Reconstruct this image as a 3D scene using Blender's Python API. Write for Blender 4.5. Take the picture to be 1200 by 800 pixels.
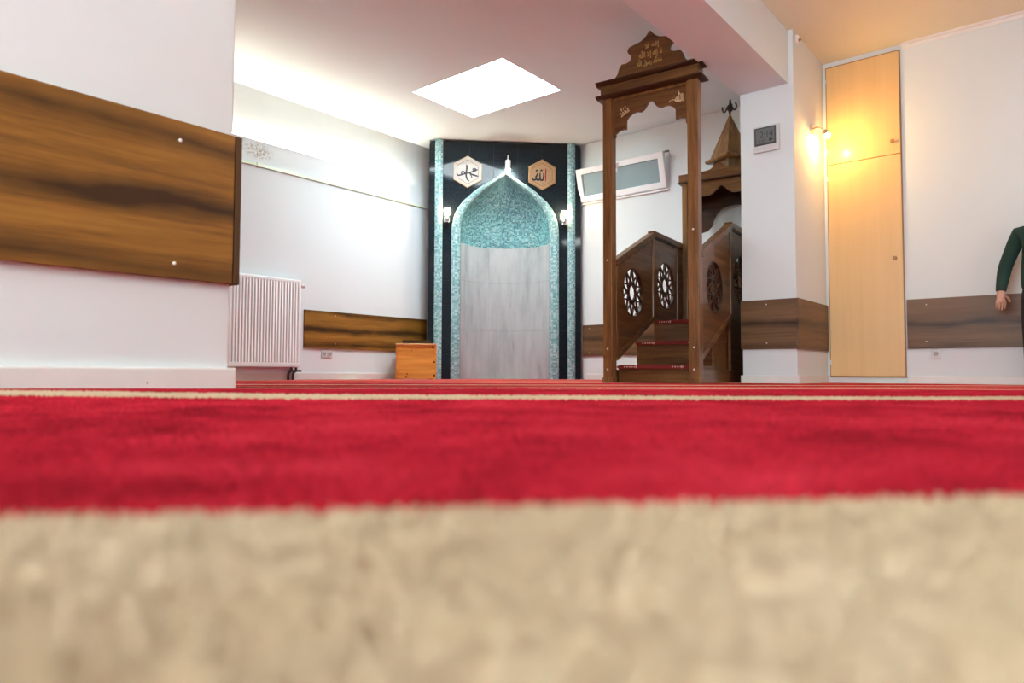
import bpy, bmesh, math, random
import numpy as np
from mathutils import Matrix, Vector
random.seed(7); np.random.seed(7)
for o in list(bpy.data.objects): bpy.data.objects.remove(o)
scene = bpy.context.scene
COL = scene.collection
PI = math.pi
R = math.radians

# ------------------------------------------------------------------ camera
# room axes: +y runs along the left wall away from the camera, +x along the far wall to the right
CAM_H = 0.08
YAW, PITCH, ROLL = R(39.4), R(2.58), R(0.2)
cam_data = bpy.data.cameras.new('camera')
cam_data.sensor_width = 36.0
cam_data.lens = 812 / 1200 * 36
cam_data.clip_start = 0.01
cam_data.dof.use_dof = True
cam_data.dof.focus_distance = 6.2
cam_data.dof.aperture_fstop = 4.5
cam = bpy.data.objects.new('camera', cam_data)
COL.objects.link(cam)
fw = Vector((-math.sin(YAW) * math.cos(PITCH), math.cos(YAW) * math.cos(PITCH), math.sin(PITCH)))
ri0 = Vector((math.cos(YAW), math.sin(YAW), 0))
up0 = ri0.cross(fw)
ri = ri0 * math.cos(ROLL) + up0 * math.sin(ROLL)
up = up0 * math.cos(ROLL) - ri0 * math.sin(ROLL)
cam.matrix_world = Matrix(((ri.x, up.x, -fw.x, 0), (ri.y, up.y, -fw.y, 0), (ri.z, up.z, -fw.z, CAM_H), (0, 0, 0, 1)))
scene.camera = cam

# ------------------------------------------------------------------ world, exposure, light levels
w = bpy.data.worlds.new('world'); scene.world = w; w.use_nodes = True
w.node_tree.nodes['Background'].inputs[0].default_value = (0.62, 0.78, 0.85, 1)
w.node_tree.nodes['Background'].inputs[1].default_value = 1.2
scene.view_settings.view_transform = 'Standard'
scene.view_settings.look = 'None'
scene.view_settings.exposure = 0.98
scene.view_settings.gamma = 1.0
scene.view_settings.use_curve_mapping = False
SKYLIGHT = 14.0
BACK_WINDOW = 20.0
COVE = 112.0
SCONCE = 430.0
NICHE_LAMP = 480.0
SIDE_LAMP = 42.0
CEIL_FILL = 13.0

# ------------------------------------------------------------------ materials
MATS = {}
def new_mat(name):
    m = bpy.data.materials.new(name); m.use_nodes = True
    nt = m.node_tree; b = nt.nodes['Principled BSDF']
    MATS[name] = m
    return m, nt, b
def nd(nt, t, **kw):
    n = nt.nodes.new(t)
    for k, v in kw.items(): setattr(n, k, v)
    return n
def coords(nt, scale=(1, 1, 1), out='Object', loc=(0, 0, 0), rot=(0, 0, 0)):
    tc = nd(nt, 'ShaderNodeTexCoord'); mp = nd(nt, 'ShaderNodeMapping')
    mp.inputs['Scale'].default_value = scale; mp.inputs['Location'].default_value = loc
    mp.inputs['Rotation'].default_value = rot
    nt.links.new(tc.outputs[out], mp.inputs[0])
    return mp.outputs[0]
def noise(nt, vec, scale, detail=4, rough=.55):
    n = nd(nt, 'ShaderNodeTexNoise')
    n.inputs['Scale'].default_value = scale; n.inputs['Detail'].default_value = detail
    n.inputs['Roughness'].default_value = rough
    nt.links.new(vec, n.inputs['Vector'])
    return n.outputs['Fac']
def ramp(nt, fac, stops):
    r = nd(nt, 'ShaderNodeValToRGB')
    while len(r.color_ramp.elements) < len(stops): r.color_ramp.elements.new(.5)
    for e, (p, c) in zip(r.color_ramp.elements, stops):
        e.position = p; e.color = (*c, 1) if len(c) == 3 else c
    nt.links.new(fac, r.inputs[0])
    return r.outputs[0]
def mathn(nt, op, a, b=None, c=None):
    n = nd(nt, 'ShaderNodeMath', operation=op)
    for i, v in enumerate((a, b, c)):
        if v is None: continue
        if isinstance(v, (int, float)): n.inputs[i].default_value = v
        else: nt.links.new(v, n.inputs[i])
    return n.outputs[0]
def mixc(nt, fac, a, b, blend='MIX'):
    n = nd(nt, 'ShaderNodeMix', data_type='RGBA', blend_type=blend)
    if isinstance(fac, (int, float)): n.inputs[0].default_value = fac
    else: nt.links.new(fac, n.inputs[0])
    for i, v in ((6, a), (7, b)):
        if isinstance(v, tuple): n.inputs[i].default_value = (*v, 1) if len(v) == 3 else v
        else: nt.links.new(v, n.inputs[i])
    return n.outputs[2]
def bump(nt, b, h, strength=.2, dist=.01):
    n = nd(nt, 'ShaderNodeBump'); n.inputs['Strength'].default_value = strength; n.inputs['Distance'].default_value = dist
    nt.links.new(h, n.inputs['Height']); nt.links.new(n.outputs[0], b.inputs['Normal'])
def plain(name, col, rough=.5, metal=0., var=.06, scale=9., spec=.5, bumps=0.):
    m, nt, b = new_mat(name)
    v = coords(nt)
    f = noise(nt, v, scale, 5)
    c = mixc(nt, f, tuple(x * (1 - var) for x in col), tuple(min(1, x * (1 + var)) for x in col))
    nt.links.new(c, b.inputs['Base Color'])
    b.inputs['Roughness'].default_value = rough; b.inputs['Metallic'].default_value = metal
    b.inputs['Specular IOR Level'].default_value = spec
    if bumps: bump(nt, b, noise(nt, v, scale * 25, 3), bumps, .002)
    return m
def emit(name, col, strength, base=(.8, .8, .8)):
    m, nt, b = new_mat(name)
    v = coords(nt)
    c = mixc(nt, noise(nt, v, 3), tuple(x * .98 for x in col), col)
    nt.links.new(c, b.inputs['Emission Color']); b.inputs['Emission Strength'].default_value = strength
    b.inputs['Base Color'].default_value = (*base, 1); b.inputs['Roughness'].default_value = .3
    return m
def wood(name, dark, mid, light, axis='x', rough=.38, gl=1.0, gs=18., band=None, coat=.0):
    m, nt, b = new_mat(name)
    sc = {'x': (gl, gs, gs), 'y': (gs, gl, gs), 'z': (gs, gs, gl)}[axis]
    oi = nd(nt, 'ShaderNodeObjectInfo')
    tc = nd(nt, 'ShaderNodeTexCoord')
    off = nd(nt, 'ShaderNodeVectorMath', operation='SCALE')
    cv = nd(nt, 'ShaderNodeCombineXYZ')
    for i in range(3): nt.links.new(oi.outputs['Random'], cv.inputs[i])
    nt.links.new(cv.outputs[0], off.inputs[0]); off.inputs['Scale'].default_value = 7.3
    add = nd(nt, 'ShaderNodeVectorMath', operation='ADD')
    nt.links.new(tc.outputs['Object'], add.inputs[0]); nt.links.new(off.outputs[0], add.inputs[1])
    mp = nd(nt, 'ShaderNodeMapping'); mp.inputs['Scale'].default_value = sc
    nt.links.new(add.outputs[0], mp.inputs[0])
    f1 = noise(nt, mp.outputs[0], 1.0, 6, .6)
    f2 = noise(nt, mp.outputs[0], 4.5, 4, .7)
    f = mathn(nt, 'ADD', mathn(nt, 'MULTIPLY', f1, .7), mathn(nt, 'MULTIPLY', f2, .3))
    c = ramp(nt, f, [(.30, dark), (.5, mid), (.72, light)])
    if band:
        # dark heartwood bands across the board: list of (height, half width, depth)
        sx = nd(nt, 'ShaderNodeSeparateXYZ'); nt.links.new(tc.outputs['Object'], sx.inputs[0])
        mp2 = nd(nt, 'ShaderNodeMapping'); mp2.inputs['Scale'].default_value = {'x': (1.3, 2, 2), 'y': (2, 1.3, 2)}[axis]
        nt.links.new(add.outputs[0], mp2.inputs[0])
        wob = mathn(nt, 'MULTIPLY', mathn(nt, 'SUBTRACT', noise(nt, mp2.outputs[0], 1.4, 3), .5), .10)
        z = mathn(nt, 'ADD', sx.outputs[2], wob)
        thick = noise(nt, mp2.outputs[0], 2.1, 3)
        for zc, hw, dp in band:
            d = mathn(nt, 'ABSOLUTE', mathn(nt, 'SUBTRACT', z, zc))
            k = mathn(nt, 'MULTIPLY', mathn(nt, 'SUBTRACT', 1., mathn(nt, 'DIVIDE', d, hw)), mathn(nt, 'MULTIPLY', thick, 2 * dp))
            k = nd_clamp(nt, k)
            c = mixc(nt, k, c, tuple(x * .55 for x in dark))
    nt.links.new(c, b.inputs['Base Color'])
    b.inputs['Roughness'].default_value = rough; b.inputs['Specular IOR Level'].default_value = .28
    b.inputs['Coat Weight'].default_value = coat; b.inputs['Coat Roughness'].default_value = .12
    bump(nt, b, f, .08, .004)
    return m
def nd_clamp(nt, v):
    n = nd(nt, 'ShaderNodeClamp'); nt.links.new(v, n.inputs[0]); return n.outputs[0]

def wall_paint(name, col, stain=False):
    m, nt, b = new_mat(name)
    v = coords(nt)
    f = noise(nt, v, 1.2, 4)
    c = mixc(nt, f, tuple(x * .965 for x in col), col)
    if stain:
        # patch of flaking plaster high on the wall by the ledge
        sx = nd(nt, 'ShaderNodeSeparateXYZ'); nt.links.new(v, sx.inputs[0])
        dy = mathn(nt, 'DIVIDE', mathn(nt, 'SUBTRACT', sx.outputs[1], 3.68), .17)
        dz = mathn(nt, 'DIVIDE', mathn(nt, 'SUBTRACT', sx.outputs[2], 2.29), .09)
        r2 = mathn(nt, 'ADD', mathn(nt, 'MULTIPLY', dy, dy), mathn(nt, 'MULTIPLY', dz, dz))
        k = nd_clamp(nt, mathn(nt, 'SUBTRACT', 1.15, r2))
        sp = ramp(nt, noise(nt, v, 45, 3, .7), [(.47, (0, 0, 0)), (.58, (1, 1, 1))])
        c = mixc(nt, mathn(nt, 'MULTIPLY', k, sp), c, (.42, .38, .30))
    nt.links.new(c, b.inputs['Base Color'])
    b.inputs['Roughness'].default_value = .75; b.inputs['Specular IOR Level'].default_value = .25
    bump(nt, b, noise(nt, v, 160, 3), .10, .002)
    return m

M_WALL = wall_paint('white wall paint', (.76, .84, .87), True)
M_WALL2 = wall_paint('off white wall paint', (.735, .795, .80))
M_CEIL = wall_paint('white ceiling paint', (.76, .87, .91))  # cool tint in the colour counters the red carpet bounce
M_CEILWARM = wall_paint('ceiling paint with warm glow', (.78, .77, .64))  # warm lamp glow on the right hand ceiling put into its colour
M_SKIRT = plain('white skirting paint', (.76, .75, .72), .45)
M_RAD = plain('white radiator enamel', (.84, .89, .90), .28)
M_PVC = plain('white window plastic', (.86, .87, .88), .3)
M_DARK = plain('dark gap rubber', (.03, .032, .035), .6)
M_DARK2 = plain('grey window gap shade', (.16, .155, .15), .6)
M_PANEL = wood('stained plywood warm', (.085, .038, .009), (.27, .122, .018), (.40, .20, .035), 'y', .42, .9, 16, [(.535, .05, 1.1), (.72, .05, .8), (.37, .045, .8)])
M_PANELF = wood('stained plywood brown x', (.075, .038, .016), (.155, .083, .038), (.22, .125, .06), 'x', .42, .9, 16, [(.50, .045, .9), (.31, .03, .5)])
M_PANELFY = wood('stained plywood brown y', (.075, .038, .016), (.155, .083, .038), (.22, .125, .06), 'y', .42, .9, 16, [(.50, .045, .9), (.31, .03, .5)])
M_PEDGE = wood('stained panel end grain', (.045, .02, .006), (.085, .04, .012), (.13, .065, .02), 'z', .5)
M_MB_X = wood('walnut stain along x', (.055, .021, .006), (.15, .066, .02), (.26, .128, .043), 'x', .32, 1.6, 22, coat=.25)
M_MB_Y = wood('walnut stain along y', (.055, .021, .006), (.15, .066, .02), (.26, .128, .043), 'y', .32, 1.6, 22, coat=.25)
M_MB_Z = wood('walnut stain upright', (.075, .03, .009), (.215, .10, .03), (.36, .185, .06), 'z', .32, 1.6, 22, coat=.25)  # lighter than the other walnut: golden post highlights put into the colour
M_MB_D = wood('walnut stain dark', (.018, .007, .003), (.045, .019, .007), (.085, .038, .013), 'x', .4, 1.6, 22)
M_PINE = wood('orange pine', (.52, .19, .03), (.80, .34, .065), (.90, .45, .12), 'x', .4, 1.1, 13, coat=.2)
M_PINE_D = wood('pine lid edge', (.60, .30, .12), (.80, .48, .22), (.88, .6, .33), 'x', .45)
M_BEECH = wood('pale beech veneer', (.69, .455, .205), (.73, .49, .23), (.76, .52, .25), 'z', .33, .5, 14, coat=.15)
M_BEECH_E = wood('beech edge', (.28, .15, .06), (.36, .2, .08), (.42, .25, .11), 'z', .5)
M_CHROME = plain('polished chrome', (.75, .75, .76), .12, 1.0)
M_STEEL = plain('satin steel', (.6, .6, .6), .35, 1.0)
M_BLACK = plain('black iron', (.012, .010, .010), .4)
M_SCREW = plain('pale screw cap', (.75, .72, .66), .4)
M_GOLD = plain('gold paint', (.62, .42, .14), .4, .25)
M_GOLD2 = plain('pale gold paint', (.78, .60, .33), .45, .1)
M_INK = plain('black ink', (.015, .014, .02), .5)
M_RED = plain('red ink', (.30, .02, .02), .5)
M_PLQ1 = plain('plaque face with pale reflection', (.52, .47, .42), .4, 0, .16, 22)  # pale reflection on the left plaque put into face and rim colour
M_PLQ1B = plain('plaque rim with pale reflection', (.50, .40, .27), .35)
M_PLQ2 = plain('tan plaque face', (.48, .31, .165), .4, 0, .18, 22)
M_PLQ2B = plain('gold plaque rim', (.40, .24, .10), .35)
M_LINE = plain('brown plaque line', (.22, .12, .05), .4)
M_RUN = plain('red stair runner', (.20, .018, .014), .9, 0, .25, 40)
M_RUNC = plain('cream runner border', (.62, .50, .40), .9)
M_CLOCK = plain('silver clock plastic', (.62, .63, .63), .35)
M_CLOCKD = plain('dark clock bezel', (.05, .06, .062), .3)
M_LCD = plain('grey liquid crystal', (.17, .19, .185), .25)
M_LCDI = plain('liquid crystal digits', (.03, .035, .035), .4)
M_SOCK = plain('socket plastic', (.60, .60, .58), .35)
M_SOCKD = plain('socket well shade', (.38, .38, .37), .5)
M_COVER = plain('pale green conduit', (.72, .88, .68), .35)
M_GROUT = plain('dark grout', (.03, .035, .04), .7)
M_SKIN = plain('skin', (.52, .29, .20), .5, 0, .06, 30)
M_SWEAT = plain('dark green knit', (.004, .034, .025), .85, 0, .25, 60, bumps=.4)
M_TROU = plain('black trousers cloth', (.012, .012, .014), .8)
M_SHOE = plain('black shoe', (.02, .02, .022), .5)
M_SOLE = plain('white shoe sole', (.7, .7, .7), .6)
M_HAIR = plain('dark brown hair', (.02, .012, .008), .6)
M_EYE = plain('eye white', (.8, .8, .78), .2)
M_IRIS = plain('dark iris', (.03, .018, .01), .2)
M_LIP = plain('lip', (.42, .16, .13), .45)
M_CONC = plain('light well render', (.42, .47, .46), .8)

# polished black granite tile
m, nt, b = new_mat('black granite tile'); M_GRAN = m
v = coords(nt); f = noise(nt, v, 140, 3, .8)
nt.links.new(ramp(nt, f, [(.45, (.006, .012, .018)), (.72, (.035, .05, .062))]), b.inputs['Base Color'])
b.inputs['Roughness'].default_value = .06; b.inputs['Specular IOR Level'].default_value = .22
# grey marble
m, nt, b = new_mat('polished grey marble'); M_MARB = m
v = coords(nt, (2.2, 2.2, .5)); f = noise(nt, v, 2.0, 7, .62)
v2 = coords(nt, (7, 7, 1.1)); f2 = noise(nt, v2, 1.6, 5, .7)
c = ramp(nt, mathn(nt, 'ADD', mathn(nt, 'MULTIPLY', f, .65), mathn(nt, 'MULTIPLY', f2, .35)), [(.32, (.32, .36, .38)), (.47, (.47, .52, .54)), (.62, (.57, .62, .635))])
vein = ramp(nt, noise(nt, coords(nt, (5, 5, .9)), 2.3, 3, .5), [(.30, (1, 1, 1)), (.34, (0, 0, 0))])
nt.links.new(mixc(nt, mathn(nt, 'MULTIPLY', vein, .35), c, (.22, .24, .26)), b.inputs['Base Color'])
b.inputs['Roughness'].default_value = .13
# teal glass mosaic (tesserae about 2 cm: far too small to pick apart), laid out on UV in metres
def mosaic(name, cols, size=.021):
    m, nt, b = new_mat(name)
    uv = nd(nt, 'ShaderNodeUVMap'); uv.uv_map = 'UVMap'
    sc = nd(nt, 'ShaderNodeVectorMath', operation='SCALE'); sc.inputs['Scale'].default_value = 1 / size
    nt.links.new(uv.outputs[0], sc.inputs[0])
    fl = nd(nt, 'ShaderNodeVectorMath', operation='FLOOR'); nt.links.new(sc.outputs[0], fl.inputs[0])
    wn = nd(nt, 'ShaderNodeTexWhiteNoise', noise_dimensions='2D'); nt.links.new(fl.outputs[0], wn.inputs['Vector'])
    big = noise(nt, uv.outputs[0], 3.5, 3)
    k = mathn(nt, 'ADD', mathn(nt, 'MULTIPLY', wn.outputs['Value'], .75), mathn(nt, 'MULTIPLY', big, .25))
    c = ramp(nt, k, cols)
    fr = nd(nt, 'ShaderNodeVectorMath', operation='FRACTION'); nt.links.new(sc.outputs[0], fr.inputs[0])
    sx = nd(nt, 'ShaderNodeSeparateXYZ'); nt.links.new(fr.outputs[0], sx.inputs[0])
    e = mathn(nt, 'MINIMUM', mathn(nt, 'MINIMUM', sx.outputs[0], mathn(nt, 'SUBTRACT', 1., sx.outputs[0])), mathn(nt, 'MINIMUM', sx.outputs[1], mathn(nt, 'SUBTRACT', 1., sx.outputs[1])))
    j = mathn(nt, 'GREATER_THAN', e, .07)
    c = mixc(nt, j, (.30, .36, .37), c)
    nt.links.new(c, b.inputs['Base Color'])
    b.inputs['Roughness'].default_value = .22
    bump(nt, b, mathn(nt, 'ADD', j, mathn(nt, 'MULTIPLY', wn.outputs['Value'], .6)), .35, .0015)
    return m
M_MOS = mosaic('teal glass mosaic', [(.10, (.03, .16, .20)), (.4, (.08, .33, .385)), (.65, (.15, .48, .53)), (.9, (.32, .66, .70))])
M_MOSL = mosaic('pale teal glass mosaic', [(.1, (.11, .34, .38)), (.45, (.26, .55, .585)), (.8, (.48, .74, .75))])
# window glass
m, nt, b = new_mat('tinted window glass'); M_GLASS = m
v = coords(nt)
nt.links.new(mixc(nt, noise(nt, v, 2.5, 3), (.33, .45, .48), (.46, .58, .60)), b.inputs['Base Color'])
b.inputs['Roughness'].default_value = .08; b.inputs['Transmission Weight'].default_value = .35
# lights
M_SKY = emit('skylight diffuser', (.82, .95, 1.0), SKYLIGHT)
M_DAY = emit('daylit frosted pane', (.80, .94, 1.0), BACK_WINDOW)
M_LED = emit('warm led tape', (1.0, .86, .66), COVE)
M_BULB = emit('warm halogen bulb', (1.0, .55, .15), SCONCE)
M_NLAMP = emit('niche lamp bulb', (1.0, .88, .66), NICHE_LAMP)
M_SLAMP = emit('side lamp glass', (1.0, .70, .38), SIDE_LAMP)
M_CFILL = emit('fill panel diffuser', (.92, .98, .98), CEIL_FILL)

# carpet: red rows with cream bands across the prayer direction (-x, +y)
m, nt, b = new_mat('red and cream wool carpet'); M_CARP = m
v = coords(nt)
sx = nd(nt, 'ShaderNodeSeparateXYZ'); nt.links.new(v, sx.inputs[0])
q = mathn(nt, 'MULTIPLY', mathn(nt, 'SUBTRACT', sx.outputs[1], sx.outputs[0]), .70711)
edge = mathn(nt, 'MULTIPLY', mathn(nt, 'SUBTRACT', noise(nt, v, 26, 4, .65), .5), .010)
edge2 = mathn(nt, 'MULTIPLY', mathn(nt, 'SUBTRACT', noise(nt, v, 5, 2), .5), .022)
qq = mathn(nt, 'ADD', q, mathn(nt, 'ADD', edge, edge2))
fr = mathn(nt, 'FRACT', mathn(nt, 'DIVIDE', mathn(nt, 'ADD', qq, 11.0 - .05), 1.10))
cream = mathn(nt, 'LESS_THAN', fr, .185 / 1.10)
nA = noise(nt, v, 9, 4, .6); nB = noise(nt, v, 55, 4, .7)
nn = mathn(nt, 'ADD', mathn(nt, 'MULTIPLY', nA, .75), mathn(nt, 'MULTIPLY', nB, .25))
red = ramp(nt, nn, [(.32, (.24, .006, .014)), (.5, (.53, .014, .03)), (.68, (.68, .03, .055))])
crm = ramp(nt, nn, [(.32, (.60, .425, .265)), (.5, (.68, .495, .32)), (.68, (.74, .56, .38))])
nt.links.new(mixc(nt, cream, red, crm), b.inputs['Base Color'])
b.inputs['Roughness'].default_value = .95; b.inputs['Specular IOR Level'].default_value = .03
b.inputs['Sheen Weight'].default_value = .02; b.inputs['Sheen Roughness'].default_value = .5
nt.links.new(mixc(nt, cream, (1., .45, .55), (1., .95, .9)), b.inputs['Sheen Tint'])
bump(nt, b, noise(nt, v, 420, 3, .7), .8, .004)

# ------------------------------------------------------------------ mesh helpers
class G:
    def __init__(s): s.v = []; s.f = []; s.uv = None
    def add(s, vs, fs):
        n = len(s.v); s.v += [tuple(p) for p in vs]; s.f += [tuple(i + n for i in f) for f in fs]; return s
    def box(s, lo, hi):
        x0, y0, z0 = lo; x1, y1, z1 = hi
        return s.add([(x0, y0, z0), (x1, y0, z0), (x1, y1, z0), (x0, y1, z0), (x0, y0, z1), (x1, y0, z1), (x1, y1, z1), (x0, y1, z1)],
                     [(0, 3, 2, 1), (4, 5, 6, 7), (0, 1, 5, 4), (1, 2, 6, 5), (2, 3, 7, 6), (3, 0, 4, 7)])
    def prism(s, poly, a, b, fn):
        # poly: 2d points; fn(u, v, w) -> 3d ; extruded w from a to b
        n = len(poly)
        vs = [fn(u, v, a) for u, v in poly] + [fn(u, v, b) for u, v in poly]
        fs = [tuple(range(n)), tuple(range(2 * n - 1, n - 1, -1))] + [(i, (i + 1) % n, n + (i + 1) % n, n + i)[::-1] for i in range(n)]
        return s.add(vs, fs)
    def ring(s, inner, outer, a, b, fn, closed=True):
        n = len(inner); vs = []
        for w_ in (a, b):
            vs += [fn(*p, w_) for p in inner] + [fn(*p, w_) for p in outer]
        fs = []
        for i in range(n if closed else n - 1):
            j = (i + 1) % n
            fs += [(i, j, n + j, n + i), (2 * n + i, 3 * n + i, 3 * n + j, 2 * n + j), (i, 2 * n + i, 2 * n + j, j), (n + i, n + j, 3 * n + j, 3 * n + i)]
        if not closed:
            for i in (0, n - 1): fs.append((i, n + i, 3 * n + i, 2 * n + i))
        return s.add(vs, fs)
    def tube(s, pts, r, n=8, closed=False):
        pts = [Vector(p) for p in pts]; k = len(pts); vs = []
        rs = r if isinstance(r, (list, tuple)) else [r] * k
        prev = None
        for i, p in enumerate(pts):
            if closed: t = pts[(i + 1) % k] - pts[i - 1]
            else: t = pts[min(i + 1, k - 1)] - pts[max(i - 1, 0)]
            t.normalize()
            a = prev if prev is not None else (Vector((0, 0, 1)) if abs(t.z) < .9 else Vector((1, 0, 0)))
            a = (a - t * a.dot(t)).normalized(); prev = a; bb = t.cross(a)
            vs += [p + (a * math.cos(2 * PI * j / n) + bb * math.sin(2 * PI * j / n)) * rs[i] for j in range(n)]
        fs = [(i * n + j, i * n + (j + 1) % n, ((i + 1) % k) * n + (j + 1) % n, ((i + 1) % k) * n + j) for i in range(k if closed else k - 1) for j in range(n)]
        if not closed: fs += [tuple(range(n))[::-1], tuple(range((k - 1) * n, k * n))]
        return s.add(vs, fs)
    def lathe(s, prof, n=20, o=(0, 0, 0), axis='z'):
        vs = []
        for r_, z in prof:
            for j in range(n):
                a = 2 * PI * j / n; p = (r_ * math.cos(a), r_ * math.sin(a), z)
                if axis == 'y': p = (p[0], p[2], p[1])
                if axis == 'x': p = (p[2], p[0], p[1])
                vs.append((p[0] + o[0], p[1] + o[1], p[2] + o[2]))
        k = len(prof)
        fs = [(i * n + j, i * n + (j + 1) % n, (i + 1) * n + (j + 1) % n, (i + 1) * n + j) for i in range(k - 1) for j in range(n)]
        fs += [tuple(range(n))[::-1], tuple(range((k - 1) * n, k * n))]
        return s.add(vs, fs)
    def ball(s, c, r, n=14, m_=8):
        rx, ry, rz = r if isinstance(r, tuple) else (r, r, r)
        vs = []; fs = []
        for i in range(m_ + 1):
            th = PI * (i + .001) / (m_ + .002)
            for j in range(n):
                a = 2 * PI * j / n
                vs.append((c[0] + rx * math.sin(th) * math.cos(a), c[1] + ry * math.sin(th) * math.sin(a), c[2] + rz * math.cos(th)))
        for i in range(m_):
            for j in range(n): fs.append((i * n + j, (i + 1) * n + j, (i + 1) * n + (j + 1) % n, i * n + (j + 1) % n))
        return s.add(vs, fs)
    def build(s, name, mat, parent=None, bevel=0., smooth=False, uvfn=None, fix=True):
        me = bpy.data.meshes.new(name); me.from_pydata(s.v, [], s.f)
        bm = bmesh.new(); bm.from_mesh(me)
        if fix: bmesh.ops.recalc_face_normals(bm, faces=bm.faces)
        if bevel:
            eds = [e for e in bm.edges if len(e.link_faces) == 2 and e.calc_face_angle(0) > .5]
            bmesh.ops.bevel(bm, geom=eds, offset=bevel, segments=2, profile=.6, affect='EDGES', clamp_overlap=True)
        bm.to_mesh(me); bm.free()
        if uvfn:
            ul = me.uv_layers.new(name='UVMap')
            for l in me.loops: ul.data[l.index].uv = uvfn(me.vertices[l.vertex_index].co)
        elif s.uv:
            ul = me.uv_layers.new(name='UVMap')
            for l in me.loops: ul.data[l.index].uv = s.uv[l.vertex_index]
        me.materials.append(mat)
        for p in me.polygons: p.use_smooth = smooth
        if smooth: me.set_sharp_from_angle(angle=R(40))
        o = bpy.data.objects.new(name, me); COL.objects.link(o)
        if parent: o.parent = parent
        return o
XZ = lambda u, v, w_: (u, w_, v)      # polygon in x-z, extruded along y
YZ = lambda u, v, w_: (w_, u, v)      # polygon in y-z, extruded along x
XY = lambda u, v, w_: (u, v, w_)
def box(name, lo, hi, mat, parent=None, bevel=0.): return G().box(lo, hi).build(name, mat, parent, bevel)
def thing(name, label, cat, loc=(0, 0, 0), rz=0., group=None, kind=None):
    o = bpy.data.objects.new(name, None); COL.objects.link(o)
    o.location = loc; o.rotation_euler = (0, 0, rz); o.empty_display_size = .1
    return tag(o, label, cat, group, kind)
def tag(o, label, cat=None, group=None, kind=None):
    o['label'] = label
    if cat: o['category'] = cat
    if group: o['group'] = group
    if kind: o['kind'] = kind
    return o
def struct(o, label, cat): return tag(o, label, cat, kind='structure')
def text(name, body, mat, parent, cx, cz, wd, ht, y, depth=.002, rot=0., shear=0., bold=0.):
    c = bpy.data.curves.new('writing', 'FONT'); c.body = body; c.extrude = .02; c.offset = bold; c.resolution_u = 3
    to = bpy.data.objects.new('writing', c); COL.objects.link(to)
    bpy.context.view_layer.update()
    me = bpy.data.meshes.new_from_object(to.evaluated_get(bpy.context.evaluated_depsgraph_get()))
    bpy.data.objects.remove(to); bpy.data.curves.remove(c)
    co = np.array([v_.co[:] for v_ in me.vertices]); lo = co.min(0); hi = co.max(0); mid = (lo + hi) / 2; sz = hi - lo
    for v_, p in zip(me.vertices, co):
        u = (p[0] - mid[0]) / sz[0] * wd; t = (p[1] - mid[1]) / sz[1] * ht; u += shear * t
        u, t = u * math.cos(rot) - t * math.sin(rot), u * math.sin(rot) + t * math.cos(rot)
        v_.co = (cx + u, y - (p[2] - mid[2]) / max(sz[2], 1e-6) * depth, cz + t)
    me.materials.clear(); me.materials.append(mat); me.name = name
    o = bpy.data.objects.new(name, me); COL.objects.link(o); o.parent = parent; o['kind'] = 'stuff'
    return o
def strokes(name, lines, wd, mat, parent, y, depth=.003, tf=lambda u, v: (u, v)):
    # brush strokes: each a list of (u, v, width) swept as flat ribbons with depth, in the x-z plane
    g = G()
    for L in lines:
        P = [Vector((*tf(p[0], p[1]), 0)) for p in L]; W = [(p[2] if len(p) > 2 else 1.) * wd for p in L]
        # smooth by Catmull-Rom
        Q = []; QW = []
        for i in range(len(P) - 1):
            p0 = P[max(i - 1, 0)]; p1 = P[i]; p2 = P[i + 1]; p3 = P[min(i + 2, len(P) - 1)]
            for k in range(4):
                t = k / 4
                Q.append(.5 * ((2 * p1) + (p2 - p0) * t + (2 * p0 - 5 * p1 + 4 * p2 - p3) * t * t + (3 * p1 - p0 - 3 * p2 + p3) * t ** 3)); QW.append(W[i] * (1 - t) + W[i + 1] * t)
        Q.append(P[-1]); QW.append(W[-1])
        a = []; bb = []
        for i, p in enumerate(Q):
            d = (Q[min(i + 1, len(Q) - 1)] - Q[max(i - 1, 0)])
            if d.length < 1e-6: d = Vector((1, 0, 0))
            d.normalize(); nrm = Vector((-d.y, d.x, 0)) * QW[i] / 2
            a.append((p + nrm)[:2]); bb.append((p - nrm)[:2])
        g.ring(a, bb, y, y - depth, XZ, closed=False)
    o = g.build(name, mat, parent); o['kind'] = 'stuff'
    return o

# ------------------------------------------------------------------ room shell
H = 2.95
XL, YF, YC = -6.33, 7.22, 6.72          # left wall, far (window) wall, closet wall
fl = box('floor', (-6.8, -3.2, -.12), (3.2, 7.5, -.02), plain('screed', (.35, .33, .3), .9)); struct(fl, 'bare screed floor under the wall to wall carpet', 'floor')
g = G().box((-6.7, -3.2, -.1), (XL, YF + .25, 2.40)).box((-6.7, -3.2, 2.40), (-6.41, YF + .25, H))
struct(g.build('wall_left', M_WALL), 'long white left wall with a lit ledge near the ceiling', 'wall')
WX0, WX1, WZ0, WZ1 = -4.82, -3.60, 2.19, 2.63
g = G().box((-6.7, YF, -.1), (WX0, YF + .2, H)).box((WX1, YF, -.1), (-2.2, YF + .2, H)).box((WX0, YF, -.1), (WX1, YF + .2, WZ0)).box((WX0, YF, WZ1), (WX1, YF + .2, H))
struct(g.build('wall_far', M_WALL2), 'white far wall with the small tilted window behind the pulpit', 'wall')
struct(box('wall_pillar', (-2.24, 5.85, -.1), (-1.79, YF + .2, H), M_WALL2), 'white wall pillar beside the tall cupboard', 'pillar')
struct(box('wall_right', (-1.79, YC, -.1), (3.2, YC + .2, H), M_WALL2), 'off white wall to the right of the tall cupboard', 'wall')
struct(box('wall_side', (3.0, -3.2, -.1), (3.2, YC, H), M_WALL2), 'plain white side wall outside the picture on the right', 'wall')
bw = [(-1.88, -.98), (-.7, .2)]
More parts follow.
